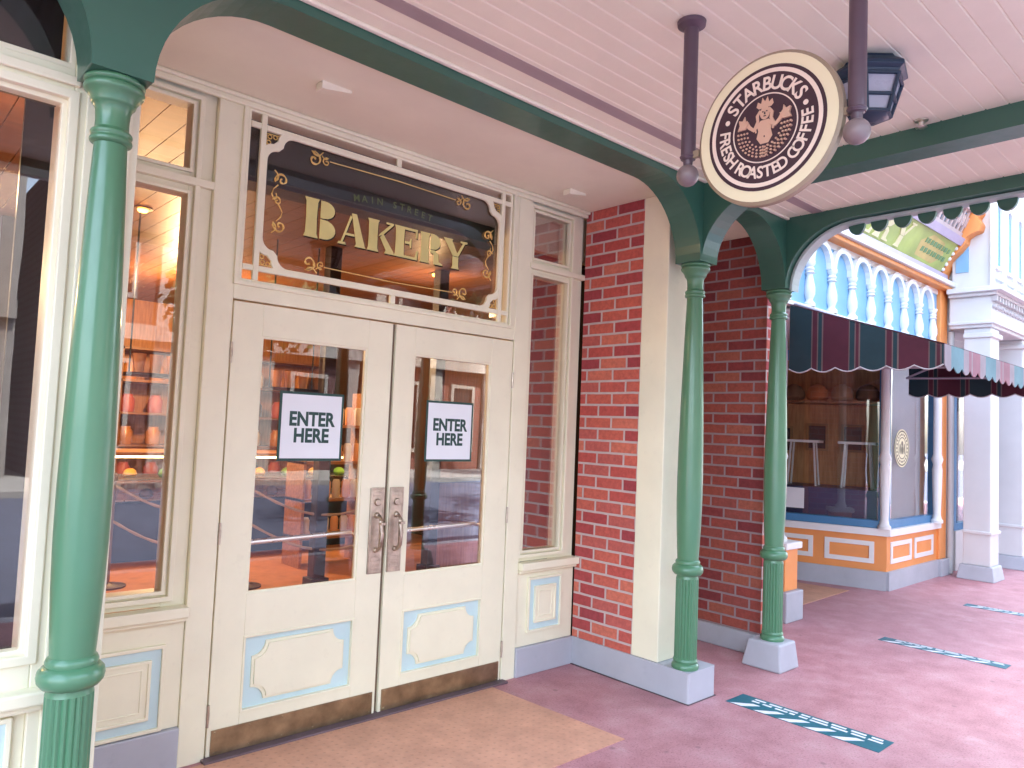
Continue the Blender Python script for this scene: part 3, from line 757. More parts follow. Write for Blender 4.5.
# ------------------------------------------------------------------ ceiling lantern, sprinkler
LX, LY = 1.67, -2.245
ln = thing('ceiling_lantern', 'dark blue six sided lantern on the porch ceiling behind the sign', 'lantern', (LX, LY, ZC))
hx = lambda r, z, n=6, o=.25: [(LX + r*cos(2*pi*(i+o)/n), LY + r*sin(2*pi*(i+o)/n), z) for i in range(n)]
def hexloft(mb, prof):
    vv = []
    for r, z in prof: vv += hx(r, z)
    mb.add(vv, [(i*6+k, i*6+(k+1) % 6, (i+1)*6+(k+1) % 6, (i+1)*6+k) for i in range(len(prof)-1) for k in range(6)])
    mb.add(vv[:6], [tuple(range(6))]); mb.add(vv[-6:], [tuple(range(6))[::-1]])
m_ = MB(); hexloft(m_, [(.10, ZC-.001), (.11, 3.115), (.150, 3.085), (.152, 3.07), (.132, 3.058), (.126, 3.045)])
obj('hood', m_, NAVY, ln, .003)
m_ = MB()
for k in range(6):
    a, b_ = hx(.128, 3.045)[k], hx(.082, 2.905)[k]; m_.tube([a, b_], .0085, 6)
    for z, r in ((3.04, .128), (2.905, .082), (2.965, .102)): m_.tube([hx(r, z)[k], hx(r, z)[(k+1) % 6]], .0075, 6)
hexloft(m_, [(.083, 2.905), (.078, 2.898), (.05, 2.885), (.02, 2.876)])
obj('cage', m_, NAVY, ln)
m_ = MB(); hexloft(m_, [(.121, 3.04), (.078, 2.907)])
obj('panes', m_, paint('frosted_glass', (.36, .39, .46), .3, .05), ln)
sp = MB().lathe([(.030, ZC-.001), (.030, ZC-.006), (.012, ZC-.012), (.010, ZC-.03), (.024, ZC-.033), (.026, ZC-.036), (.004, ZC-.04)], (2.379, -2.20, 0), 16)
tag(obj('sprinkler_head', sp, STEEL, None, loc=(2.379, -2.20, ZC)), 'small metal sprinkler head on the ceiling beside the lantern', 'sprinkler')

# ------------------------------------------------------------------ posters behind the door glass
def poster(x0, x1, z0, z1, label, bright):
    t_ = thing('door_poster', label, 'poster', ((x0+x1)/2, .0235, z0), 'enter here posters on the doors')
    obj('backing', MB().box(x0, x1, .0200, .0235, z0, z1), INK, t_)
    obj('sheet', MB().box(x0+.013, x1-.013, .0185, .0199, z0+.013, z1-.013), POSTER, t_)
    m_ = MB(); xc = (x0+x1)/2; h = z1 - z0
    put_text(m_, 'ENTER', lambda a, b, d: (a, .0179 - d, b), .098, .036, sx=.86, at=(xc, z0 + h*.515))
    put_text(m_, 'HERE', lambda a, b, d: (a, .0179 - d, b), .098, .036, sx=.86, at=(xc, z0 + h*.275))
    obj('lettering', m_, INK, t_)
poster(.268, .625, 1.367, 1.716, 'white enter here poster in a dark green border on the left door', 0)
poster(1.163, 1.512, 1.364, 1.718, 'white enter here poster in a dark green border on the right door', 0)

# ------------------------------------------------------------------ floor decals
def decal(x, label, hw=.10):
    t_ = thing('floor_decal', label, 'floor sticker', (x, -1.5, 0), 'distancing stickers on the pavement')
    y0_, y1_ = -1.92, -1.04
    obj('vinyl', MB().box(x-hw, x+hw, y0_, y1_, .0005, .003), TEAL, t_)
    m_ = MB()
    k = 0; y_ = y1_ - .03
    while y_ > y0_ + .16:
        m_.prism([(x-hw*.99, y_), (x-hw*.12, y_-.10), (x-hw*.12, y_-.145), (x-hw*.99, y_-.07)], XY, .003, .0042); y_ -= .15
    rnd = random.Random(3)
    for row, xr in enumerate((x+hw*.22, x+hw*.60)):
        y_ = y1_ - .10
        while y_ > y0_ + .08:
            l_ = rnd.uniform(.03, .10); m_.box(xr, xr+hw*.18, y_-l_, y_, .003, .0042); y_ -= l_ + rnd.uniform(.012, .03)
    obj('white_marking', m_, VWHITE, t_)
decal(2.79, 'teal and white floor sticker nearest the camera beside the grey column blocks')
decal(5.02, 'worn teal and white floor sticker before the orange pedestal of the shop', .07)
decal(7.12, 'farthest teal and white floor sticker before the orange bay window', .07)

# ------------------------------------------------------------------ neighbouring shop with the orange bay
FY = -.30
shop = thing('corner_shop', 'blue and orange shop with white arcaded frieze and green lettered sign', 'shop', (7, .5, 0))
CORN = (7.08, FY); BACK = (6.62, 1.25)       # bay corner, and where its side runs back to the entry
def along(p, q): 
    d = Vector((q[0]-p[0], q[1]-p[1])); L_ = d.length; d.normalize(); nrm = Vector((d.y, -d.x))
    return d, nrm, L_
def bay_face(p, q, nx, panels):
    """base, sill, blue window and glass of one bay side, p -> q, outside on the side nx"""
    d, nrm, L_ = along(p, q); nrm = nrm * nx
    F = lambda u, v, w: (p[0] + d.x*u - nrm.x*w, p[1] + d.y*u - nrm.y*w, v)      # w = depth inwards
    def bx(mb, u0, u1, v0, v1, w0, w1): mb.prism([(u0, v0), (u1, v0), (u1, v1), (u0, v1)], F, w0, w1)
    m_ = MB(); bx(m_, 0, L_, 0, .20, -.03, .15); obj('plinth', m_, GREY, shop, .01)
    m_ = MB(); bx(m_, 0, L_, .20, .58, .0, .15); ba = obj('bay_base', m_, ORANGE, shop, .004)
    m_ = MB()
    for a, b_ in panels:
        m_.frame([(a, .275), (b_, .275), (b_, .51), (a, .51)], [(a+.05, .325), (b_-.05, .325), (b_-.05, .46), (a+.05, .46)], F, -.012, .002)
    obj('white_moulding', m_, WHITE, ba, .003)
    m_ = MB(); bx(m_, -.02, L_+.02, .58, .655, -.045, .15); obj('sill', m_, WHITE, ba, .008)
    m_ = MB(); w = .085
    m_.frame([(0, .655), (L_, .655), (L_, 2.62), (0, 2.62)], [(w, .655+w), (L_-w, .655+w), (L_-w, 2.50), (w, 2.50)], F, .0, .09)
    wf = obj('bay_window', m_, BLUE, shop, .006)
    m_ = MB(); bx(m_, w, L_-w, .655+w, 2.50, .04, .046); obj('pane', m_, GLASS_W, wf)
    return F
Ff = bay_face(CORN, (8.62, FY), 1, [(.10, .70), (.80, 1.40)])
Fs = bay_face(CORN, BACK, -1, [(.12, .62), (.74, 1.24)])
def colonnette(x, y, z0, z1, r=.045, name='colonnette'):
    h = z1 - z0
    return MB().lathe([(r*1.5, z0), (r*1.5, z0+.03), (r*1.1, z0+.05), (r*.9, z0+.10), (r*1.25, z0+h*.3), (r*1.0, z0+h*.33), (r*1.45, z0+h*.36), (r*1.0, z0+h*.39), (r*1.0, z0+h*.8), (r*.8, z1-.12), (r*1.2, z1-.10), (r*1.2, z1-.08), (r*.9, z1-.06), (r*1.5, z1-.03), (r*1.5, z1)], (x, y, 0), 16)
obj('colonnette', colonnette(CORN[0]-.03, FY+.015, .656, 2.75), WHITE, shop)
obj('colonnette', colonnette(8.45, FY-.055, .656, 2.75), WHITE, shop)
# pedestal and post left of the entry
ped = obj('pedestal', MB().box(4.80, 5.03, FY-.02, FY+.25, .26, .62), ORANGE, shop, .006)
obj('pedestal_base', MB().box(4.76, 5.07, FY-.06, FY+.29, 0, .26), GREY, ped, .01)
obj('pedestal_cap', MB().box(4.77, 5.06, FY-.05, FY+.28, .62, .68), WHITE, ped, .01)
obj('colonnette', colonnette(4.90, FY+.1, .68, 2.75, .05), WHITE, shop)
# wall left of the entry, entry back wall
obj('entry_wall', MB().box(3.905, 4.8, .21, .3, 0, 2.79), ORANGE, shop)
obj('entry_back_wall', MB().box(4.9, 6.75, 2.6, 2.75, 0, 2.79), ORANGE, shop)
obj('entry_ceiling', MB().box(3.93, 8.9, -.25, 2.75, 2.79, 2.85), WHITE, shop)
# corner pilaster of the shop
m_ = MB().box(8.62, 8.86, FY-.03, FY+.4, .20, 3.55)
obj('corner_pilaster', m_, ORANGE, shop, .01)
obj('pilaster_base', MB().box(8.60, 8.90, FY-.07, FY+.4, 0, .20), GREY, shop, .01)
# frieze: sky blue panel behind an arcade of white arches on turned balusters
obj('frieze_panel', MB().box(3.93, 8.62, FY+.02, FY+.2, 2.79, 3.60), SKYB, shop)
bxs = [5.18 + .459*k for k in range(-2, 8)]
fa = MB()
for x in [bxs[0]-.459] + bxs[:-1]:
    xa, xb = x + .03, x + .459 - .03; xc = (xa+xb)/2; rx = (xb-xa)/2
    n = 10; a_out = [(xc + (rx+.03)*cos(pi*i/n), 3.22 + .26*sin(pi*i/n)) for i in range(n+1)]; a_in = [(xc + (rx-.025)*cos(pi*i/n), 3.22 + .205*sin(pi*i/n)) for i in range(n+1)]
    if x > 3.95: fa.prism(a_out + a_in[::-1], XZ, FY-.032, FY+.019)
fa.box(3.93, 8.62, FY-.05, FY+.019, 2.76, 2.80)
obj('arcade', fa, WHITE, shop, .006)
sp_ = MB()
obj('frieze_header', MB().box(3.93, 8.62, FY+.006, FY+.0195, 3.44, 3.60), WHITE, shop)
for x in bxs:
    m_ = MB().lathe([(.055, 2.80), (.055, 2.83), (.035, 2.85), (.032, 2.87), (.052, 2.92), (.050, 2.98), (.030, 3.08), (.028, 3.10), (.048, 3.115), (.030, 3.13), (.045, 3.15), (.030, 3.17), (.050, 3.20), (.050, 3.225)], (x, FY-.01, 0), 14)
    obj('baluster', m_, WHITE, shop)
co = MB().box(3.93, 8.90, FY-.10, FY+.2, 3.50, 3.545)
obj('orange_cornice', co, ORANGE, shop, .008)
obj('white_cornice', MB().box(3.93, 8.88, FY-.14, FY+.2, 3.546, 3.60), WHITE, shop, .008)
obj('lilac_band', MB().box(3.93, 8.80, FY-.05, FY+.2, 3.601, 3.71), LILAC, shop, .006)
# leaning sign board above
def lean(u, v, d): return (u, FY - .02 - (v - 3.71)*.62 - d*.85, v - d*.53)
sb = obj('sign_board', MB().prism([(3.93, 3.71), (8.62, 3.71), (8.62, 4.03), (3.93, 4.03)], lean, -.10, 0), LIME, shop, .004)
lt2 = MB()
def bak2():
    x = 4.72
    for i, ch in enumerate('BAKERY'):
        for k, q in enumerate(GL[ch]): lt2.prism([(x + u*.38, 3.745 + v*.255) for u, v in q], lean, .001, .010 + .001*k)
        x += .435
bak2()
obj('sign_lettering', lt2, paint('cream_gilt', (.80, .72, .42), .5, .1), sb)
m_ = MB(); rnd = random.Random(5)
for r_ in range(2):
    x = 7.72
    while x < 8.45:
        w_ = rnd.uniform(.05, .09); m_.prism([(x, 3.81 + .09*r_), (x+w_, 3.82 + .09*r_), (x+w_*.8, 3.865 + .09*r_), (x, 3.86 + .09*r_)], lean, .001, .006); x += w_ + rnd.uniform(.015, .03)
obj('sign_script', m_, paint('dull_green_script', (.16, .30, .12), .5, .1), sb)
obj('sign_flourish', MB().prism([(7.65, 3.76), (8.2, 3.75), (8.4, 3.86), (8.25, 3.98), (7.85, 4.0), (7.6, 3.9)], lean, .0002, .0009), paint('ochre_flourish', (.60, .46, .16), .5, .2), sb)
obj('top_rail', MB().prism([(3.93, 4.03), (8.66, 4.03), (8.66, 4.11), (3.93, 4.11)], lean, -.11, .03), LILAC, sb, .006)
# cresting above the sign
cr_ = MB()
def cl(u, v, d): return (u, FY - .24 - (v-4.11)*.4 - d, v)
cr_.prism([(3.93, 4.11), (8.66, 4.11), (8.66, 4.17), (3.93, 4.17)], cl, -.05, .0); cr_.prism([(3.93, 4.41), (8.72, 4.41), (8.72, 4.47), (3.93, 4.47)], cl, -.05, .02)
k = 0; x = 4.40
while x < 8.6:
    cr_.prism([(x, 4.171), (x+.045, 4.171), (x+.045, 4.409), (x, 4.409)], cl, -.03, -.005)
    cr_.prism([(x+.06+.03*cos(a), 4.29+.06*sin(a)) for a in [2*pi*i/8 for i in range(8)]], cl, -.028, .004); x += .13
obj('cresting', cr_, paint('cresting_mauve', (.55, .44, .42), .55, .12), shop)
obj('roof', MB().box(3.93, 8.75, FY-.30, 2.8, 4.48, 4.54).box(3.93, 8.62, FY+.21, 2.8, 3.60, 4.48), LILAC, shop)
# curved orange bracket at the end
def br(u, v, d): return (8.63 + d, FY - .02 - u, v)
prof = [(0, 3.60), (.03, 3.72), (.09, 3.86), (.20, 3.96), (.27, 4.05), (.28, 4.12), (.34, 4.16), (.42, 4.18), (.44, 4.26), (.40, 4.34), (.44, 4.40), (.44, 4.48), (.34, 4.48), (.30, 4.42), (.24, 4.38), (.18, 4.28), (.05, 4.10), (-.08, 3.98), (-.08, 3.60)]
obj('end_bracket', MB().prism(prof, br, 0, .24), ORANGE, shop, .012)
m_ = MB()
for k in range(6): m_.ball((8.61, FY-.05 - k*.036, 3.75 + k*.06), .024, 10)
obj('beading', m_, WHITE, shop)
# interior of that shop
m_ = MB().box(6.7, 9.6, 2.3, 2.4, .0, 2.79).box(9.5, 9.6, -.2, 2.3, 0, 2.79)
WD = wood('warm_brown_boards', (.16, .065, .025), (.34, .15, .06), 'Z')
obj('inner_wall', m_, WD, shop)
obj('inner_floor', MB().prism([(7.20, -.16), (8.6, -.16), (8.6, 2.3), (6.78, 2.3), (6.78, 1.2)], XY, .62, .65), paint('blue_window_bed', (.03, .045, .10), .5, .2), shop)
obj('drape', MB().prism([(7.30, .66), (8.45, .66), (8.45, 2.5), (7.30, 2.5)], XZ, -.16, -.15), paint('grey_blind', (.27, .255, .28), .7, .1), shop)
# round emblem on the front pane
em2 = thing('window_emblem', 'small round cream emblem sticker on the grey front pane of the bay', 'sticker', (7.59, FY, 1.53))
fe2 = lambda u, v, d: (7.59 + u, FY + .036 - d, 1.53 + v)
obj('disc', MB().prism(circ(.215, 40), fe2, -.004, 0), SIGNCREAM, em2)
m_ = MB().frame(circ(.20, 40), circ(.185, 40), fe2, 0, .001); m_.frame(circ(.125, 40), circ(.115, 40), fe2, 0, .001)
for k in range(22):
    a = 2*pi*k/22; m_.prism([(.155*cos(a) + .014*cos(q), .155*sin(a) + .014*sin(q)) for q in [2*pi*i/6 for i in range(6)]], fe2, 0, .001)
m_.prism(ell(0, .05, .025, .03), fe2, 0, .0011); m_.prism(ell(0, -.02, .03, .05), fe2, 0, .0012); m_.prism(ell(-.06, -.01, .018, .06), fe2, 0, .0013); m_.prism(ell(.06, -.01, .018, .06), fe2, 0, .0014)
obj('marking', m_, paint('emblem_olive', (.14, .12, .07), .5, .1), em2)
NV0 = paint('navy_chest', (.025, .04, .12), .4, .15)
# things in that window
d_, nr_, L_ = along(CORN, BACK)
def inside(u, dep): return (CORN[0] + d_.x*u - nr_.x*(-1)*dep*1.0, CORN[1] + d_.y*u - nr_.y*(-1)*dep*1.0)
loafm = [paint('brown_felt', (.20, .10, .045), .8, .25), paint('tan_felt', (.36, .20, .09), .8, .2), paint('russet_felt', (.42, .14, .04), .8, .2)]
sh = MB().prism([(.1, 2.02), (1.5, 2.02), (1.5, 2.05), (.1, 2.05)], lambda u, v, d: (*inside(u, d), v), .30, .80)
tag(obj('window_shelf', sh, WD, None, loc=(7.2, .5, 2.02)), 'high brown shelf inside the bay window carrying round loaves', 'shelf')
names_ = ['round brown loaf on the high shelf nearest the bay corner', 'round tan loaf second from the bay corner on the high shelf', 'russet loaf in the middle of the high shelf in the bay', 'round brown loaf second from the entry end of the high shelf', 'round tan loaf at the entry end of the high shelf']
for k in range(5):
    x, y = inside(.24 + .27*k, .42)
    m_ = MB().lathe([(.001, 2.052), (.10, 2.055), (.13, 2.09), (.12, 2.16), (.08, 2.22), (.03, 2.245), (.001, 2.25)], (x, y, 0), 18)
    tag(obj('bread_loaf', m_, loafm[k % 3], None, loc=(x, y, 2.05)), names_[k], 'bread', 'loaves on the bay shelf')
ch_ = MB().prism([(.12, .651), (1.45, .651), (1.45, 1.04), (.12, 1.04)], lambda u, v, d: (*inside(u, d), v), .22, .92)
tag(obj('display_chest', ch_, NV0, None, .01, loc=(7.0, .5, .65)), 'low navy chest filling the bottom of the bay window', 'chest')
# pictures and low white table frames, notice on the glass
for i, (u, z) in enumerate(((.45, 1.62), (.86, 1.62), (1.28, 1.58))):
    x, y = inside(u, .95)
    t_ = thing('wall_picture', ['framed dark picture nearest the bay corner', 'framed dark picture in the middle of the bay window', 'framed dark picture nearest the shop entry'][i], 'picture', (x, y, z), 'pictures in the bay window')
    Fn = lambda a, b, c, x=x, y=y: (x + d_.x*a + nr_.x*c, y + d_.y*a + nr_.y*c, b)
    obj('frame', MB().frame([(-.13, z-.17), (.13, z-.17), (.13, z+.17), (-.13, z+.17)], [(-.10, z-.14), (.10, z-.14), (.10, z+.14), (-.10, z+.14)], Fn, -.015, .015), loafm[1], t_)
    obj('canvas', MB().prism([(-.10, z-.14), (.10, z-.14), (.10, z+.14), (-.10, z+.14)], Fn, -.005, .005), DARKM, t_)
pw = MB().prism([(-.1, .6), (1.75, .6), (1.75, 2.75), (-.1, 2.75)], lambda u, v, d: (*inside(u, d), v), 1.05, 1.10)
obj('display_back', pw, wood('orange_brown_boards', (.42, .18, .06), (.64, .33, .14), 'Z'), shop)
for i, u in enumerate((.35, .95)):
    x, y = inside(u, .55)
    m_ = MB()
    for a in (-.16, .16):
        for c in (-.12, .12): m_.tube([(x + d_.x*a + nr_.x*c, y + d_.y*a + nr_.y*c, 1.041), (x + d_.x*a*.8 + nr_.x*c*.8, y + d_.y*a*.8 + nr_.y*c*.8, 1.55)], .012, 6)
    m_.prism([(-.2, 1.55), (.2, 1.55), (.2, 1.58), (-.2, 1.58)], lambda p, q, d, x=x, y=y: (x + d_.x*p + nr_.x*d, y + d_.y*p + nr_.y*d, q), -.16, .16)
    tag(obj('white_stool', m_, WHITE, None, loc=(x, y, 1.041)), ['small white stool in the bay window near the corner', 'small white stool in the bay window near the entry'][i], 'stool', 'white stools in the bay')
nx_, ny_ = inside(.98, .035)
m_ = MB().prism([(-.13, .80), (.13, .80), (.13, 1.03), (-.13, 1.03)], lambda p, q, d: (nx_ + d_.x*p + nr_.x*d, ny_ + d_.y*p + nr_.y*d, q), -.002, .002)
nt_ = tag(obj('window_notice', m_, VWHITE, None, loc=(nx_, ny_, .9)), 'small white notice stuck low on the bay side window', 'notice')

# awning
aw = thing('striped_awning', 'teal and maroon striped awning with painted-in shade and scalloped edge over the bay', 'awning', (7.2, -.3, 2.3))
AX0, AX1, AY0, AY1 = 4.72, 7.50, FY-.06, -1.58
ZT, ZF, ZB = 2.755, 2.345, 2.185
T1, M1, P1 = (.012, .040, .050), (.078, .013, .027), (.15, .105, .10)  # one cloth with the front: shade on it is put into these dark stripes
seq = [(0, T1), (.29, P1), (.31, M1), (.35, P1), (.365, T1), (.43, P1), (.445, M1), (.80, P1), (.82, T1), (.87, P1), (.885, M1), (.95, P1), (.965, T1)]
ST_Y = stripes('awning_stripe_side_shaded', 'Y', .60, seq, off=.14); ST_X = stripes('awning_stripe_top_shaded', 'X', .60, seq)
PK, TQ, GP = (.27, .11, .14), (.11, .22, .25), (.27, .22, .24)  # paler stripes for the same cloth: light on the front is in the colour
ST_F = stripes('awning_stripe_front_lit', 'X', .86, [(0, TQ), (.27, GP), (.42, PK), (.50, GP), (.53, PK), (.76, GP), (.93, TQ)], .7)
def scal(u0, u1, z, amp, step):
    P = []; n = max(1, round((u1-u0)/step))
    for k in range(n):
        a, b_ = u0 + (u1-u0)*k/n, u0 + (u1-u0)*(k+1)/n
        P += [(a + (b_-a)*i/6, z - amp*sin(pi*i/6)) for i in range(6)]
    return P + [(u1, z)]
obj('top_cloth', MB().prism([(AY0, ZT), (AY1, ZF), (AY1, ZF-.006), (AY0, ZT-.006)], YZ, AX0, AX1), ST_X, aw)
for x in (AX0, AX1):
    zb_ = ZB - (.05 if x == AX1 else 0)
    P = [(AY0, ZT-.008)] + [(u, v) for u, v in [(-a, b_) for a, b_ in scal(-AY0, -AY1-.004, zb_, .035, .20)]] + [(AY1+.004, ZF-.012)]
    obj('side_cloth', MB().prism(P, YZ, x-.003, x+.003), ST_Y, aw)
    # piping along the scallops
    tb = MB().tube([(x-.004, -a, b_) for a, b_ in scal(-AY0, -AY1-.004, zb_, .035, .20)], .006, 6)
    obj('piping', tb, paint('pale_piping', (.48, .45, .46), .6, .05), aw)
P = [(AX0, ZF-.006)] + scal(AX0, AX1, ZB, .045, .20) + [(AX1, ZF-.006)]
obj('front_valance', MB().prism(P, XZ, AY1-.004, AY1+.003), ST_F, aw)
fr = MB(); rt = .012
for x in (4.8, 6.1, 7.42):
    fr.tube([(x, AY0, 2.31), (x, AY1+.05, 2.29)], rt, 6); fr.tube([(x, AY0, 2.31), (x, -.92, 2.555)], rt, 6); fr.tube([(x, -1.18, 2.30), (x, -1.18, 2.46)], rt, 6); fr.tube([(x, AY0, 2.77), (x, AY1+.05, ZF-.03)], rt, 6)
for y_, z in ((AY1+.05, 2.30), (AY1+.05, ZF-.035)): fr.tube([(AX0+.03, y_, z), (AX1-.03, y_, z)], rt, 6)
obj('frame', fr, paint('grey_tube', (.42, .40, .46), .4, .05), aw)

# ------------------------------------------------------------------ white building beyond
wb = thing('white_building', 'white classical building with blue windows beyond the orange shop', 'building', (11, 2, 0))
WXE = 22
m_ = MB().box(8.92, WXE, -.40, 8, 3.02, 8.6)
obj('wall', m_, WHITE2, wb)
obj('ground_floor_wall', MB().box(8.90, 9.2, -.30, 8, 0, 3.02).box(9.2, WXE, -.15, 8, 2.4, 3.02), WHITE2, wb)
FW_ = -.84
m_ = MB().box(8.76, WXE, FW_, -.38, 3.02, 3.40)
m_.box(8.72, WXE, FW_-.03, -.38, 3.06, 3.10)
obj('entablature', m_, WHITE2, wb, .01)
m_ = MB().box(8.70, WXE, FW_-.06, -.38, 3.40, 3.44).box(8.64, WXE, FW_-.13, -.38, 3.44, 3.50)
obj('cornice', m_, WHITE2, wb, .008)
m_ = MB(); x = 8.74
while x < 18: m_.box(x, x+.06, FW_-.055, FW_-.001, 3.33, 3.395); m_.ball((x+.05, FW_-.015, 3.27), .028, 8); x += .12
obj('cornice_pattern', m_, paint('grey_ornament', (.50, .47, .47), .6, .08), wb)
for i, x in enumerate((8.80, 10.20, 11.75, 13.3, 14.85)):
    m_ = MB().box(x, x+.34, -.82, -.53, .17, 3.019).box(x-.02, x+.36, -.84, -.53, .54, .58).box(x-.03, x+.37, -.85, -.53, 2.90, 2.96)
    pp = obj('pilaster', m_, WHITE2, wb, .01)
    m_ = MB(); m_.add([(x-.07, -.88, 0), (x+.36, -.88, 0), (x+.36, -.48, 0), (x-.07, -.48, 0), (x-.03, -.85, .169), (x+.345, -.85, .169), (x+.345, -.50, .169), (x-.03, -.50, .169)], [(0,3,2,1),(4,5,6,7),(0,1,5,4),(1,2,6,5),(2,3,7,6),(3,0,4,7)])
    obj('pilaster_base', m_, GREY, pp, .01)
    if i < 4:
        a, b_ = x + .45, x + 1.36
        wf = obj('shop_window', MB().rect_frame(a, b_, .5, 2.42, .09, -.30, -.20), BLUE, wb, .006)
        obj('pane', MB().box(a+.09, b_-.09, -.26, -.25, .59, 2.33), GLASS_W, wf)
        obj('stall_riser', MB().box(a, b_, -.32, -.15, 0, .499), WHITE2, wf)
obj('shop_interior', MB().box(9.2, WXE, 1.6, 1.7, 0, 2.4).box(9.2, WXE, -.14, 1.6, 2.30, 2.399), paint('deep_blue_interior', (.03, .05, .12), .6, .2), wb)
# upper storey front at the pilaster line, with narrow arched blue windows
obj('upper_front', MB().box(8.80, WXE, -.83, -.401, 3.50, 8.4), WHITE2, wb)
BLG = paint('pale_blue_shutter', (.13, .35, .53), .4, .12)
for k in range(10):
    x = 8.84 + .47*k
    P = [(x, 3.78), (x+.25, 3.78)] + [(x+.125 + .125*cos(pi*i/8), 4.42 + .13*sin(pi*i/8)) for i in range(9)]
    wf = obj('upper_window', MB().prism(P, XZ, -.838, -.8305), BLG, wb)
    Q = [(x-.035, 3.745), (x+.285, 3.745)] + [(x+.125 + .16*cos(pi*i/8), 4.42 + .165*sin(pi*i/8)) for i in range(9)]
    obj('surround', MB().frame(Q, P, XZ, -.866, -.831), WHITE, wf, .004)
    obj('glazing_bar', MB().box(x+.115, x+.135, -.846, -.8385, 3.78, 4.54), WHITE, wf)
m_ = MB()
for k in range(11):
    x = 8.785 + .47*k - .04; m_.box(x-.03, x+.05, -.862, -.831, 3.51, 5.2)
m_.box(8.79, 18, -.868, -.8315, 3.62, 3.66)
obj('upper_pilaster_strip', m_, WHITE, wb, .004)
for k, yy in enumerate((-.42, -.13, .2, .5)):
    m_ = MB().prism([(yy-.16, 3.72), (yy-.02, 3.72), (yy-.02, 5.2), (yy-.16, 5.2)], YZ, 8.785, 8.799 if yy < -.4 else 8.915)
    obj('side_window', m_, SKYB, wb)
obj('downpipe', MB().tube([(8.90, -.36, 0.02), (8.90, -.36, 3.0)], .04, 10), paint('grey_pipe', (.45, .45, .45), .5, .05), wb)

# ------------------------------------------------------------------ bakery interior
room = thing('bakery_room', 'warm wood panelled bakery room seen through the door glass', 'room', (1, 3, 0))
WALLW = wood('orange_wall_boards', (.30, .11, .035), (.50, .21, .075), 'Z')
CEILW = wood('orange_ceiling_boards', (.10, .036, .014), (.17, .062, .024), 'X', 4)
obj('inner_floor', MB().box(-.60, 3.6, .07, 8.2, -.01, .006).box(-4.2, -.601, -.37, 8.2, -.01, .006).box(3.601, 4.9, .31, 8.2, -.01, .006), TERRA, room)
obj('inner_wall', MB().box(-4.2, 4.9, 8.2, 8.3, 0, 3.3).box(-4.3, -4.2, -.4, 8.2, 0, 3.3), WALLW, room)
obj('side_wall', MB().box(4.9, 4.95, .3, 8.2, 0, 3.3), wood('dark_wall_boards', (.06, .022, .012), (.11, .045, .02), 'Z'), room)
m_ = MB()
x = -4.2
while x < 4.9: m_.box(x, x+.145, .15, 8.2, 3.22, 3.25); x += .15
m_.box(-4.2, -.68, -.37, .149, 3.22, 3.25)
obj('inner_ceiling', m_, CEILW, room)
obj('roof', MB().box(-4.3, 4.34, -.68, 8.3, 3.30, 3.4), DARKM, room)
DKS = paint('dark_sheet', (.02, .014, .016), .5, .2)  # for sheets added behind the panes to darken what shows through them
obj('side_dark_sheet', MB().box(2.20, 2.95, .30, .33, .006, 3.2), DKS, room)
obj('window_dark_sheet', MB().box(-.80, -.47, .60, .63, .006, 3.2), DKS, room)
obj('upper_pane_dark_sheet', MB().box(-3.2, -.86, -.50, -.47, 2.64, 3.2), DKS, room)
obj('transom_dark_sheet', MB().box(-.10, 4.2, .26, .42, 2.80, 3.215), DKS, room)
obj('inner_lintel', MB().box(2.0, 3.6, .141, .2, 2.8, 3.22), CREAM, room)
DK = paint('dark_brown_cabinet', (.035, .018, .014), .45, .2); NV = paint('navy_cabinet', (.02, .025, .05), .4, .15)
# ceiling downlights
def downlight(x, y, label, e):
    t_ = thing('ceiling_downlight', label, 'lamp', (x, y, 3.22), 'warm ceiling lamps in the bakery')
    obj('trim', MB().lathe([(.07, 3.2195), (.075, 3.208), (.045, 3.205)], (x, y, 0), 20), BRASS, t_)
    obj('bulb', MB().lathe([(.042, 3.206), (.04, 3.195), (.03, 3.185), (.001, 3.18)], (x, y, 0), 16, caps=False), emit('warm_bulb', (1, .42, .07), .9), t_)
    l_ = bpy.data.lights.new('lamp_light', 'POINT'); l_.energy = e; l_.color = (1, .62, .30); l_.shadow_soft_size = .1
    lo = bpy.data.objects.new('lamp_light', l_); COL.objects.link(lo); lo.parent = t_; lo.location = (0, 0, -.55)
for x, y, lb, e in ((-.80, .95, 'glowing ceiling lamp behind the left show window', 3), (.36, 2.9, 'glowing ceiling lamp seen through the left side window', 2.2), (3.36, 3.0, 'glowing ceiling lamp seen through the lettered transom', 6), (1.6, 5.4, 'glowing ceiling lamp above the counter at the back', 24), (-2.4, 3.8, 'glowing ceiling lamp deep in the left of the bakery', 10)):
    downlight(x, y, lb, e)
# posts
for i, (x, y, lb) in enumerate(((2.05, 2.86, 'dark square post behind the left door glass'), (3.33, 2.85, 'dark square post behind the right door glass'), (-.35, 4.2, 'dark square post behind the show window'))):
    t_ = thing('timber_post', lb, 'post', (x, y, 0), 'timber posts in the bakery')
    obj('post', MB().box(x-.06, x+.06, y-.06, y+.06, .12, 3.22), DK, t_, .008)
    obj('base', MB().box(x-.09, x+.09, y-.09, y+.09, .006, .119), NV, t_, .008)
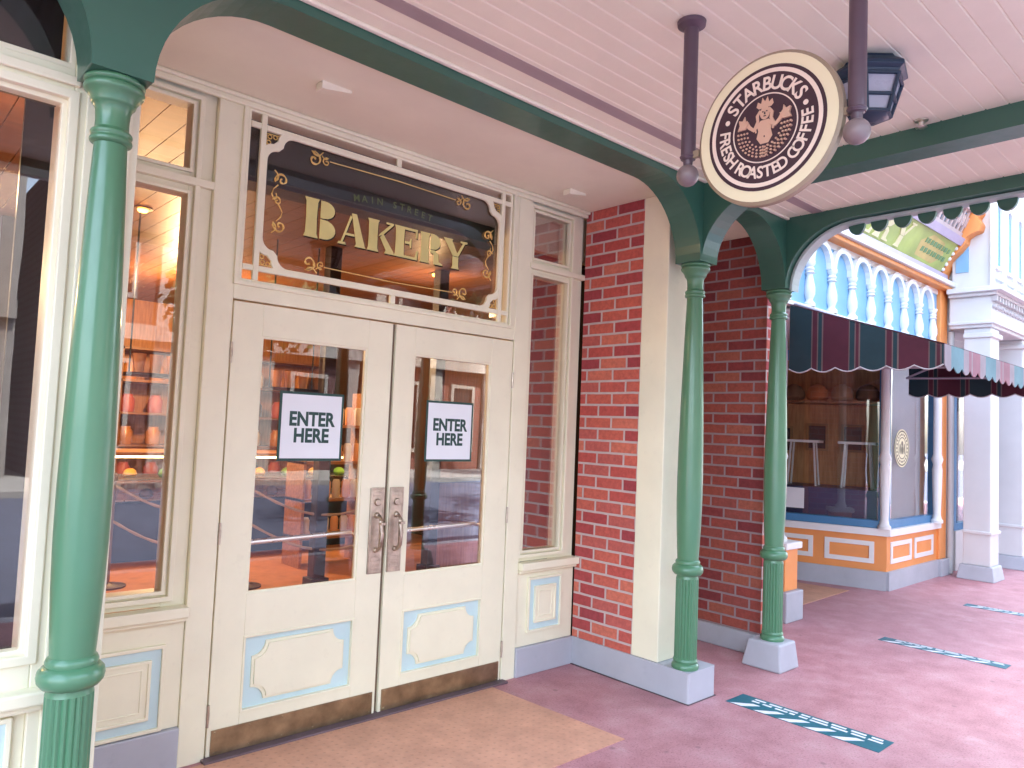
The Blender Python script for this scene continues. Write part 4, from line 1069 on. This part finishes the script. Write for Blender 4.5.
# counter with lit pastry case
ct = thing('pastry_counter', 'dark counter with a lit pastry case across the bakery', 'counter', (1.4, 5.3, 0))
obj('body', MB().box(-.6, 4.0, 5.0, 5.7, .006, .62), NV, ct, .01)
obj('worktop', MB().box(-.65, 4.05, 4.95, 5.75, 1.12, 1.16), wood('counter_top', (.30, .13, .05), (.48, .22, .09), 'X'), ct, .006)
for k, z in enumerate((.64, .86)):
    obj('shelf', MB().box(-.6, 4.0, 5.0, 5.7, z, z+.015), STEEL, ct)
obj('case_light', MB().box(-.55, 3.95, 5.05, 5.08, 1.095, 1.115), emit('case_tube', (1, .66, .22), 1.6), ct)
obj('case_glass', MB().box(-.6, 4.0, 4.985, 4.99, .63, 1.11), GLASS_W, ct)
rnd = random.Random(11)
pcol = [paint('pastry_gold', (.62, .34, .08), .6, .2), paint('pastry_brown', (.30, .12, .04), .6, .2), paint('salad_green', (.14, .34, .06), .6, .3), paint('icing_pink', (.72, .42, .36), .5, .1)]
pn = ['golden round bun in the lit pastry case', 'dark brown bun in the lit pastry case', 'green wrapped roll in the lit pastry case', 'pink iced bun in the lit pastry case']
for k in range(24):
    x = -.4 + .18*k; z = .66 if k % 2 else .88; c = k % 4
    m_ = MB().lathe([(.001, z), (.06, z), (.075, z+.03), (.06, z+.07), (.03, z+.09), (.001, z+.095)], (x, 5.2, 0), 10)
    tag(obj('pastry', m_, pcol[c], None, loc=(x, 5.2, z)), pn[c], 'pastry', pn[c].replace('bun', 'buns').replace('roll', 'rolls'))
# back shelves with tubs, menu board
bs = thing('back_shelf', 'tall back shelving behind the pastry counter', 'shelf', (1.5, 7.9, 0))
m_ = MB()
for z in (.6, 1.1, 1.55, 2.0, 2.45): m_.box(-1.5, 4.6, 7.6, 8.15, z, z+.03)
for x in (-1.5, .0, 1.5, 3.0, 4.57): m_.box(x, x+.03, 7.6, 8.15, 0.01, 2.48)
obj('carcass', m_, wood('shelf_wood', (.16, .06, .025), (.30, .13, .05), 'X'), bs)
jc = [paint('jar_amber', (.50, .20, .05), .3, .2), paint('tub_cream', (.70, .58, .42), .5, .1), paint('tub_red', (.42, .08, .05), .5, .1), paint('jar_dark', (.05, .03, .02), .3, .1)]
jn = ['amber jar on the back shelving', 'cream tub on the back shelving', 'red tub on the back shelving', 'dark jar on the back shelving']
for zi, z in enumerate((.63, 1.13, 1.58, 2.03)):
    for k in range(16):
        x = -1.3 + .37*k; c = (k*3 + zi*2 + k//3) % 4
        if abs((x % 1.5) - 0) < .1: continue
        m_ = MB().lathe([(.09, z), (.10, z+.02), (.10, z+.18), (.07, z+.22), (.07, z+.25)], (x, 7.8, 0), 12)
        tag(obj('shelf_jar', m_, jc[c], None, loc=(x, 7.8, z)), jn[c], 'jar', jn[c].replace(' jar', ' jars').replace(' tub', ' tubs'))
# hanging shelf of cups in front
def cup_shelf(x0, y, z, n, lb, cl, group):
    t_ = thing('hanging_shelf', lb, 'shelf', (x0, y, z))
    w_ = n*.13
    obj('board', MB().box(x0-.05, x0+w_+.02, y-.10, y+.10, z-.03, z), DK, t_)
    m_ = MB()
    for xx in (x0-.03, x0+w_): m_.tube([(xx, y, z), (xx, y, 3.22)], .007, 6)
    obj('rod', m_, DARKM, t_)
    for k in range(n):
        m_ = MB().lathe([(.036, z+.001), (.052, z+.15), (.054, z+.155), (.047, z+.155), (.03, z+.02)], (x0+.04+.13*k, y, 0), 14)
        tag(obj('paper_cup', m_, cl, None, loc=(x0+.04+.13*k, y, z)), group[1], 'cup', group[0])
PEACH = paint('peach_paper', (.80, .36, .14), .6, .08)
cup_shelf(.40, 3.0, 1.90, 3, 'hanging dark shelf of three peach cups behind the side window', PEACH, ('peach cups behind the side window', 'peach paper cup on the hanging shelf behind the side window'))
cup_shelf(1.58, 3.0, 1.86, 3, 'hanging dark shelf of three peach cups behind the left door', PEACH, ('peach cups behind the left door', 'peach paper cup on the hanging shelf behind the left door'))
# merchandise rack at right of the left door
mr = thing('display_rack', 'open wooden display rack behind the left door glass', 'rack', (2.75, 4.0, 0))
m_ = MB()
for z in (.30, .70, 1.10, 1.50): m_.box(2.35, 3.15, 3.8, 4.2, z, z+.03)
for x in (2.35, 3.12): m_.box(x, x+.03, 3.8, 4.2, .006, 1.9)
obj('carcass', m_, wood('rack_wood', (.30, .12, .04), (.48, .22, .08), 'X'), mr)
for zi, z in enumerate((.33, .73, 1.13, 1.53)):
    for k in range(6):
        x = 2.44 + .115*k
        m_ = MB().lathe([(.038, z), (.042, z+.02), (.045, z+.17), (.03, z+.2), (.02, z+.2)], (x, 3.88, 0), 12)
        c = (k + zi) % 2
        tag(obj('tumbler', m_, (jc[1], PEACH)[c], None, loc=(x, 3.88, z)), ['cream tumbler on the wooden display rack', 'peach tumbler on the wooden display rack'][c], 'tumbler', ['cream tumblers on the rack', 'peach tumblers on the rack'][c])
# queue posts and rope
def stanchion(x, y, lb):
    t_ = thing('queue_post', lb, 'queue post', (x, y, .006), 'queue posts in the bakery')
    obj('base', MB().lathe([(.16, .006), (.16, .02), (.05, .035), (.03, .05)], (x, y, 0), 20), DK, t_)
    obj('pole', MB().lathe([(.024, .05), (.024, .95), (.034, .96), (.034, 1.0), (.02, 1.03), (.001, 1.04)], (x, y, 0), 14), paint('bronze_pole', (.30, .20, .13), .4, .1, metal=.6), t_)
sp3 = [(.55, 3.9), (1.55, 3.3), (2.55, 2.3), (3.9, 4.6)]
for (x, y), lb in zip(sp3, ('bronze queue post seen through the left side window', 'bronze queue post behind the left of the left door', 'bronze queue post behind the right of the left door', 'bronze queue post deep behind the right door')): stanchion(x, y, lb)
for i, (a, b_) in enumerate(zip(sp3[:-1], sp3[1:])):
    for zz in (.92, .60):
        pts = [(a[0] + (b_[0]-a[0])*t_, a[1] + (b_[1]-a[1])*t_, zz - .22*sin(pi*t_)) for t_ in [k/16 for k in range(17)]]
        tag(obj('queue_rope', MB().tube(pts, [.011 + .004*(k % 2) for k in range(17)], 6), paint('tan_rope', (.42, .28, .18), .8, .2), None, loc=(a[0], a[1], .9)),
            ['upper', 'lower'][zz < .8] + ' tan queue rope ' + ['behind the left side window and left door', 'behind the left door between its two queue posts', 'running to the post behind the right door'][i], 'rope', 'queue ropes')
# low wooden partition behind the right door
lp = thing('wood_partition', 'low orange wood partition behind the right door glass', 'partition', (3.8, 3.0, 0))
obj('panel', MB().box(3.45, 4.6, 3.0, 3.06, .006, .95), WALLW, lp, .006)
obj('cap_rail', MB().box(3.42, 4.63, 2.96, 3.10, .95, 1.0), DK, lp, .006)

# unseen upper storeys, added to shade this side of the street
us = thing('shade_storey', 'unseen cream storey added for shade over the bakery and the blue shop', 'upper storey', (1, 2, 3.4))
obj('wall', MB().box(-14, 4.3, -.69, 8.3, 3.401, 8.8).box(4.301, 8.62, .3, 8.3, 4.541, 10.4), CREAM, us)
obj('left_wall', MB().box(-14, -4.31, -.72, 8.3, 0, 3.4), CREAM, us)
# ------------------------------------------------------------------ across the street: what the glass mirrors
def across(name, x0, x1, h, wallm, trim, label, bays, ystart=-17.5):
    t_ = thing(name, label, 'building', ((x0+x1)/2, ystart-4, 0), 'buildings across the street')
    obj('wall', MB().box(x0, x1, ystart-8, ystart, 0, h), wallm, t_)
    m_ = MB().box(x0, x1, ystart, ystart+.35, h-.5, h).box(x0, x1, ystart, ystart+.3, 3.5, 3.9)
    for k in range(bays+1): xx = x0 + (x1-x0-.5)*k/bays; m_.box(xx, xx+.5, ystart, ystart+.15, 0, h-.5)
    obj('trim', m_, trim, t_)
    for k in range(bays):
        w_ = (x1-x0-.5)/bays; xx = x0 + w_*k + .5 + (w_-.5)*.22
        for z0_, z1_ in ((.6, 3.0), (4.6, 6.6)):
            wf = obj('window', MB().rect_frame(xx, xx + (w_-.5)*.56, z0_, z1_, .12, ystart, ystart+.12), trim, t_)
            obj('pane', MB().box(xx+.12, xx + (w_-.5)*.56-.12, ystart, ystart+.04, z0_+.12, z1_-.12), BLACKG, wf)
across('brick_house', -9, 1.5, 8.2, brick_mat('far_brick', [(.12, .03, .04), (.14, .04, .04), (.10, .025, .035)], (.16, .14, .15), 'X', .25, .09, .01), paint('stone_trim', (.18, .17, .165), .6, .1), 'purplish brick house with stone trim across the street', 4)
across('brick_house', 2, 11, 7.2, brick_mat('far_brick_plum', [(.09, .03, .035), (.075, .025, .032)], (.12, .10, .10), 'X', .25, .09, .01), paint('grey_trim', (.24, .235, .23), .6, .1), 'plum brick house with grey trim across the street', 3)
across('brick_house', 11.5, 24, 8.6, brick_mat('far_brick_warm', [(.15, .04, .03), (.13, .035, .025)], (.16, .14, .13), 'X', .25, .09, .01), paint('stone_trim_warm', (.26, .24, .21), .6, .1), 'warm red brick house with stone trim across the street', 5)
across('white_house', 24.5, 44, 7.6, paint('grey_render', (.22, .22, .24), .6, .08), paint('blue_grey_trim', (.16, .22, .26), .5, .1), 'pale grey house with blue grey trim across the street', 7)
LEAF = paint('leaf_green', (.05, .10, .03), .6, .3, bmp=0); BARK = paint('bark', (.10, .07, .05), .9, .2)
def tree(x, y, h, lb, seed):
    rnd = random.Random(seed)
    t_ = thing('street_tree', lb, 'tree', (x, y, 0), 'trees across the street')
    m_ = MB().tube([(x, y, -.1), (x+.1, y, h*.25), (x, y+.1, h*.5)], [.2, .15, .09], 8)
    for k in range(6):
        a = k*1.1; m_.tube([(x, y, h*.4), (x + 1.0*cos(a), y + 1.0*sin(a), h*.65), (x + 1.6*cos(a), y + 1.6*sin(a), h*.85)], [.09, .05, .02], 6)
    obj('trunk', m_, BARK, t_)
    c = MB()
    for k in range(2600):
        a, b_, r = rnd.uniform(0, 2*pi), rnd.uniform(-1, 1), rnd.random() ** .5
        q = sqrt(1-b_*b_); R = 2.1*(.8 + .35*sin(3*a+seed) * .6 + .2*rnd.random())
        p = Vector((x + R*r*q*cos(a), y + R*r*q*sin(a), h*.72 + h*.27*r*b_))
        u = Vector((rnd.gauss(0, 1), rnd.gauss(0, 1), rnd.gauss(0, 1))).normalized(); v = u.orthogonal().normalized(); s_ = rnd.uniform(.08, .17)
        c.add([p - u*s_, p + v*s_*.6, p + u*s_, p - v*s_*.6], [(0, 1, 2, 3)])
    obj('crown', c, LEAF, t_)
tree(7.2, -5.9, 7.0, 'leafy street tree at the kerb opposite the orange shop', 5); tree(11.4, -5.7, 7.4, 'leafy street tree at the kerb opposite the white building', 6); tree(15.5, -5.9, 7.0, 'leafy street tree at the kerb farthest down the street', 8)
tree(5.5, -13.3, 6.2, 'leafy street tree before the plum brick house across the street', 1); tree(16, -13.3, 6.6, 'leafy street tree before the warm brick house', 2); tree(-6, -13.2, 6.0, 'leafy street tree before the purplish brick house', 3)
